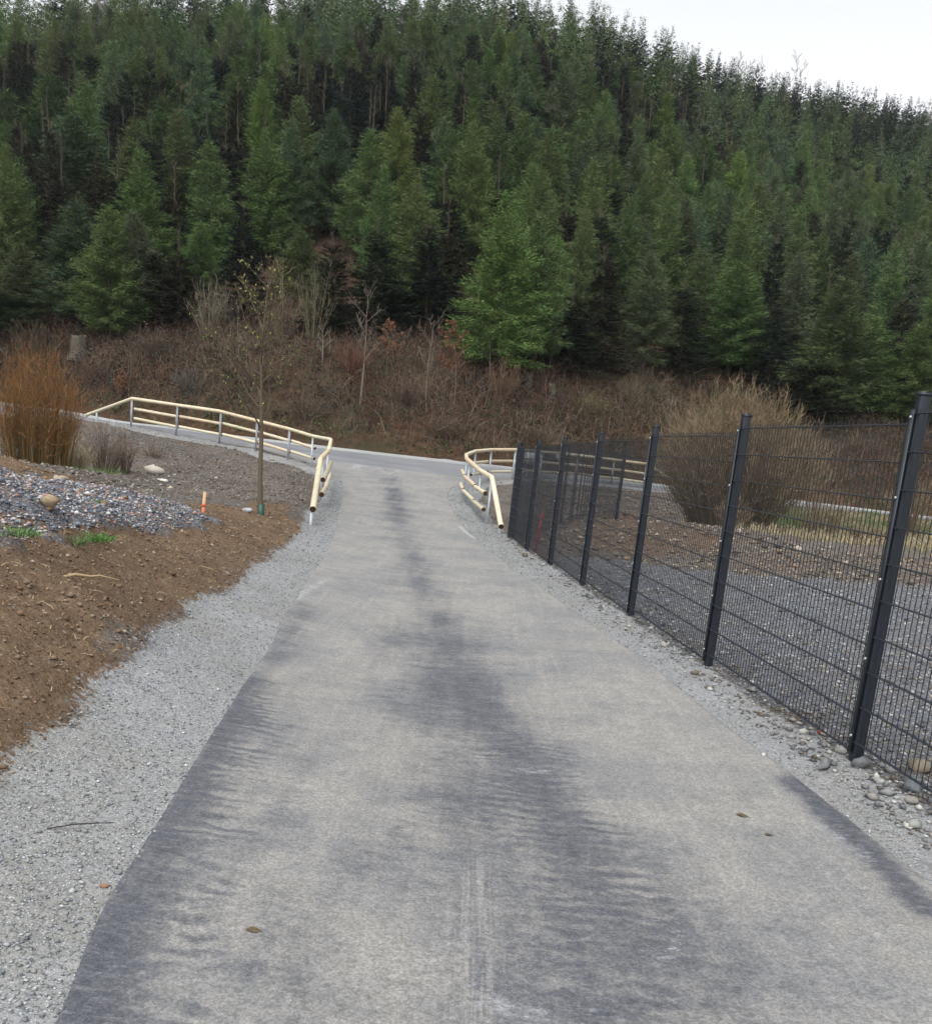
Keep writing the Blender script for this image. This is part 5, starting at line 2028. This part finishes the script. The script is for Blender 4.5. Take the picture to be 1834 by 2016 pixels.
for px, yt, yb, nl_, sp, seed, lb in [(760, 640, 740, 420, .45, 31, 'small copper-leaved beech sapling left of the larger one'), (888, 640, 770, 900, .75, 32, 'large copper-leaved beech sapling beside the biggest larch'),
                                      (1050, 668, 730, 260, .6, 33, 'copper-leaved sapling half hidden right of the biggest larch'), (236, 735, 790, 300, .7, 34, 'rusty-leaved bush on the bank above the left railing'),
                                      (340, 150, 250, 160, .5, 35, 'reddish bare-twigged tree among the larches on the upper left slope')]:
    if yb > 300:
        b = hit_hill(px, yb)
    else:
        r_ = ray(px, yb)
        b = r_ * 78 / math.hypot(r_[0], r_[1]) + np.array([0, 0, CAMH])
        b[2] = zat(b[0], b[1]) + 4
    r_ = ray(px + 3, yt)
    tp = r_ * math.hypot(b[0], b[1]) / math.hypot(r_[0], r_[1]) + np.array([0, 0, CAMH])
    if yb < 300:
        b[2] -= 4
    bare_tree('beech_tree' if yb > 300 else 'bare_tree', b, tp, .028, seed, (.12, .085, .06), lb, 'tree', None, levels=3, min_r=.008, nbr=11, spread=sp, first=.15, leafc=COPPER, leafn=int(nl_ * 2.2), leafs=.045)
# upright stem clumps and bramble mounds on the bank
for i, (px, py, H, W, ns_, cols, lb) in enumerate([
    (412, 665, 3.2, 2.6, 60, [(.17, .15, .11), (.13, .12, .08)], 'pale upright stem clump below the small light green larch'),
    (618, 668, 4.2, 2.4, 60, [(.16, .15, .09), (.12, .11, .07)], 'olive upright stem clump below the small olive larch'),
    (555, 660, 2.6, 2.6, 70, [(.13, .10, .07), (.16, .12, .08)], 'brown upright shrub behind the crown of the young tree'),
    (440, 640, 2.2, 2.2, 60, [(.12, .11, .07), (.15, .13, .09)], 'greyish shrub at the forest foot left of the young tree'),
    (985, 790, 2.3, 2.2, 70, [(.15, .10, .065), (.13, .085, .055)], 'reddish upright stem clump on the bank right of the centre'),
    (690, 735, 1.6, 2.4, 90, [(.13, .06, .04), (.10, .055, .04)], 'dark red bramble mound left of the tallest bare sapling'),
    (510, 760, 1.4, 2.8, 90, [(.11, .07, .055), (.09, .06, .05)], 'purplish brown bramble mound behind the young tree trunk'),
    (380, 775, 1.3, 2.6, 90, [(.10, .095, .08), (.08, .07, .06)], 'grey bramble mound above the left railing'),
    (800, 800, 1.5, 2.6, 90, [(.12, .09, .07), (.10, .06, .045)], 'brown bramble mound above the path junction'),
    (600, 830, 1.2, 2.6, 90, [(.12, .075, .05), (.09, .07, .06)], 'brown bramble mound directly behind the left railing corner'),
    (1150, 820, 1.4, 2.8, 90, [(.13, .12, .065), (.12, .09, .055)], 'olive bramble mound above the right railing'),
    (1235, 800, 1.8, 2.4, 80, [(.12, .09, .06), (.14, .12, .08)], 'dry shrub left of the round brown bush'),
    (300, 700, 1.6, 2.8, 80, [(.11, .075, .06), (.08, .07, .05)], 'dark bramble mound below the three front left larches'),
    (60, 690, 1.8, 2.8, 80, [(.08, .085, .06), (.10, .07, .05)], 'greenish bramble mound behind the orange willow'),
    (185, 760, 1.5, 2.6, 80, [(.10, .065, .05), (.12, .08, .055)], 'brown bramble mound right of the orange willow on the bank'),
    (870, 860, 1.1, 2.4, 80, [(.11, .075, .05), (.13, .10, .07)], 'low dead bramble mound at the kerb by the junction'),
    (1060, 880, 1.1, 2.4, 80, [(.12, .08, .055), (.10, .09, .06)], 'low dead bramble mound behind the right railing'),
    (1690, 900, 1.6, 2.8, 80, [(.13, .07, .05), (.12, .10, .06)], 'reddish bramble mound on the bank behind the nearest wire panel'),
    (1800, 890, 1.8, 2.8, 80, [(.10, .06, .045), (.12, .09, .06)], 'dark reddish bramble mound at the right rim of the bank'),
    (0, 600, 3.0, 3.0, 70, [(.15, .13, .10), (.12, .10, .08)], 'bare grey shrub at the far left rim below the larches')]):
    b = hit_hill(px, py)
    stems_shrub('bramble_shrub', b, H, W, ns_, 9, cols, lb, 'shrub', 'shrubs on the bank', width=.024, tw=.016, arch=.6 if H < 2 else .15, upright=.2 if H < 2 else .8)

# bare treetops on the skyline
for i, (px, yt, d) in enumerate([(1440, 138, 205), (1475, 128, 207), (1508, 130, 208), (1540, 136, 210), (1410, 146, 203), (1330, 118, 185), (165, 20, 128), (205, 12, 129)]):
    r_ = ray(px, yt)
    tp = r_ * d / math.hypot(r_[0], r_[1]) + np.array([0, 0, CAMH])
    b = np.array([tp[0] + .5, tp[1], zat(tp[0] + .5, tp[1])])
    lb = ['left of the skyline group of bare crowns, lower than its neighbour', 'pale bare tree crown on the skyline, second of the group', 'highest pale bare tree crown on the skyline', 'right end bare crown of the skyline group',
          'small bare crown leading the skyline group on the left', 'lone bare crown on the skyline left of the group', 'bare tree in the small sky gap at the top left', 'thin bare tree right of the small sky gap at the top left'][i]
    if tp[2] - b[2] > 3:
        bare_tree('bare_tree', b, tp, .12, 60 + i, (.26, .235, .22), lb, 'tree', 'bare crowns on the skyline', levels=3, min_r=.03, nbr=14, spread=.5, first=.25)

# tree stumps
MSTUMP = simple('weathered_stump', (.07, .063, .048), .95, .1, .3, 6, stretch=(1, 1, .3), bump=.5)
for px, py, h, r, lb in [(1037, 775, .95, .22, 'pale broken tree stump on the bank below the biggest larch'), (1084, 790, .8, .2, 'mossy tree stump right of the pale broken one'), (156, 705, 1.0, .42, 'wide grey tree stump below the front left larches')]:
    b = hit_hill(px, py)
    m = M()
    n = 12
    th = np.linspace(0, 2 * math.pi, n, endpoint=False)
    rings = []
    for k, (zz, rr) in enumerate(((-.2, 1.6), (.05, 1.25), (.3, 1.0), (.75, .92), (1.0, .88))):
        rings += [[math.cos(q_) * r * rr * (1 + .12 * math.sin(3 * q_ + k)), math.sin(q_) * r * rr * (1 + .12 * math.cos(4 * q_)), zz * h + (k == 4) * rng.uniform(-.12, .12)] for q_ in th]
    m.add(rings, [[k * n + j, k * n + (j + 1) % n, (k + 1) * n + (j + 1) % n, (k + 1) * n + j] for k in range(4) for j in range(n)])
    top_ = np.array(rings[-n:])
    m.add(np.concatenate([top_, [top_.mean(0)]]), [[j, (j + 1) % n, n] for j in range(n)])
    tag(m.build('tree_stump', MSTUMP, loc=Vector(b)), lb, 'stump')

# grass, tufts, straw
gs_ = M()
Pg = in_poly(grassR, 16000, near=False)
zz = np.array([gz(q[0], q[1]) for q in Pg])
hh = rng.uniform(.06, .26, len(Pg))
ln_ = rng.normal(0, .5, (len(Pg), 2))
P = np.stack([np.stack([Pg[:, 0] + ln_[:, 0] * hh * u * u, Pg[:, 1] + ln_[:, 1] * hh * u * u, zz + hh * u], 1) for u in (0, .5, 1)], 1)
gn = fbm(Pg[:, 0] / 2.2, Pg[:, 1] / 2.2, 88, 3) + .03 * (Pg[:, 1] - 30) + rng.normal(0, .12, len(Pg))
gc = np.where(gn[:, None] > .02, np.array([[.075, .105, .035]]), np.array([[.27, .22, .14]])) * rng.uniform(.6, 1.3, (len(Pg), 1))
gs_.strips(P, .022, col=gc)
tag(gs_.build('grass', MT), 'pale dry grass with green patches beyond the stone yard', None, kind='stuff')
for px, py, r, h, n, cols, lb in [(176, 1076, .19, .05, 420, [(.07, .16, .035), (.09, .19, .05)], 'bright green weed tuft at the lower edge of the slate gravel'),
                                 (22, 1086, .2, .045, 420, [(.10, .18, .06), (.14, .20, .10)], 'green weed tuft at the left rim below the slate gravel'),
                                 (148, 1092, .08, .08, 90, [(.08, .14, .05), (.12, .15, .07)], 'small upright weed just below the bright green tuft'),
                                 (182, 1017, .09, .05, 260, [(.09, .15, .05)], 'tiny green tuft in the middle of the slate gravel'),
                                 (215, 937, .3, .2, 320, [(.09, .16, .05), (.12, .19, .07)], 'grass tuft in the hollow beside the dry brush'),
                                 (160, 935, .5, .14, 300, [(.09, .14, .05), (.12, .15, .08)], 'grassy patch at the foot of the straw-coloured reeds')]:
    b = ground_at(px, py)
    m = M()
    a = rng.uniform(0, 6.28, n)
    rr = np.sqrt(rng.uniform(0, 1, n)) * r
    q0 = np.stack([np.cos(a) * rr, np.sin(a) * rr, np.zeros(n)], 1)
    d = np.stack([np.cos(a) * .5, np.sin(a) * .5, np.ones(n)], 1) + rng.normal(0, .35, (n, 3))
    hh = h * rng.uniform(.4, 1.1, (n, 1))
    m.strips(np.stack([q0, q0 + d * hh * .6, q0 + d * hh * [1.3, 1.3, .9]], 1), .0075, col=np.array(cols)[rng.integers(0, len(cols), n)] * rng.uniform(.6, 1.3, (n, 1)))
    tag(m.build('weed_tuft', MT, loc=Vector(b)), lb, 'weed')
# straw and rootlets on the soil
sm_ = M()
Ps = in_poly(soilp, 2600)
zz = np.array([gz(q[0], q[1]) for q in Ps])
a = rng.uniform(0, 6.28, len(Ps))
L = rng.lognormal(-3.2, .55, len(Ps)) * (1 + Ps[:, 1] * .03)
P = np.stack([np.stack([Ps[:, 0] + np.cos(a + .5 * u) * L * u, Ps[:, 1] + np.sin(a + .5 * u) * L * u, zz + .006 + .02 * math.sin(3 * u)], 1) for u in (0, .35, .7, 1)], 1)
sm_.strips(P, .0035 + .0004 * Ps[:, 1], col=np.array([(.30, .22, .13), (.20, .14, .08), (.12, .08, .05)])[rng.integers(0, 3, len(Ps))])
tag(sm_.build('straw', MT), 'bits of straw and rootlets strewn over the brown soil', None, kind='stuff')
rt_ = ground_at(150, 1158)
m = M()
pts = np.array([[-.10, -.22, .02], [-.08, -.10, .05], [.0, -.03, .07], [.10, .06, .05], [.16, .10, .06], [.30, .2, .02]])
m.tube(pts * .8, [.006, .011, .012, .010, .008, .003], n=6, col=(.30, .22, .13))
m.tube(np.array([[.0, -.03, .07], [-.15, .1, .05], [-.3, .2, .02]]) * .8, [.006, .004, .002], n=5, col=(.26, .19, .11))
tag(m.build('root', MT, loc=Vector(rt_)), 'twisted pale root lying on the brown soil left', 'root')
# little dark twig on the gravel at the left
tw_ = ground_at(160, 1640)
m = M()
m.tube([[-.11, -.05, .012], [-.02, 0, .02], [.1, .06, .014]], [.0022, .003, .0018], n=5, col=(.04, .035, .03))
tag(m.build('twig', MT, loc=Vector(tw_)), 'thin dark twig lying on the left gravel shoulder', 'twig')

# ------------------------------------------------------------------ air
hm = M()
hm.box((20, 115, 60), (420, 420, 140))
ho_ = hm.build('haze', [])
mh = bpy.data.materials.new('haze')
mh.use_nodes = True
for n_ in list(mh.node_tree.nodes):
    if n_.type == 'BSDF_PRINCIPLED':
        mh.node_tree.nodes.remove(n_)
pv = mh.node_tree.nodes.new('ShaderNodeVolumePrincipled')
pv.inputs['Density'].default_value = 0.00018
pv.inputs['Color'].default_value = (.80, .86, .95, 1)
pv.inputs['Anisotropy'].default_value = 0.2
mh.node_tree.links.new(pv.outputs[0], mh.node_tree.nodes['Material Output'].inputs['Volume'])
ho_.data.materials.append(mh)
tag(ho_, 'thin pale haze over the valley', None, kind='stuff')
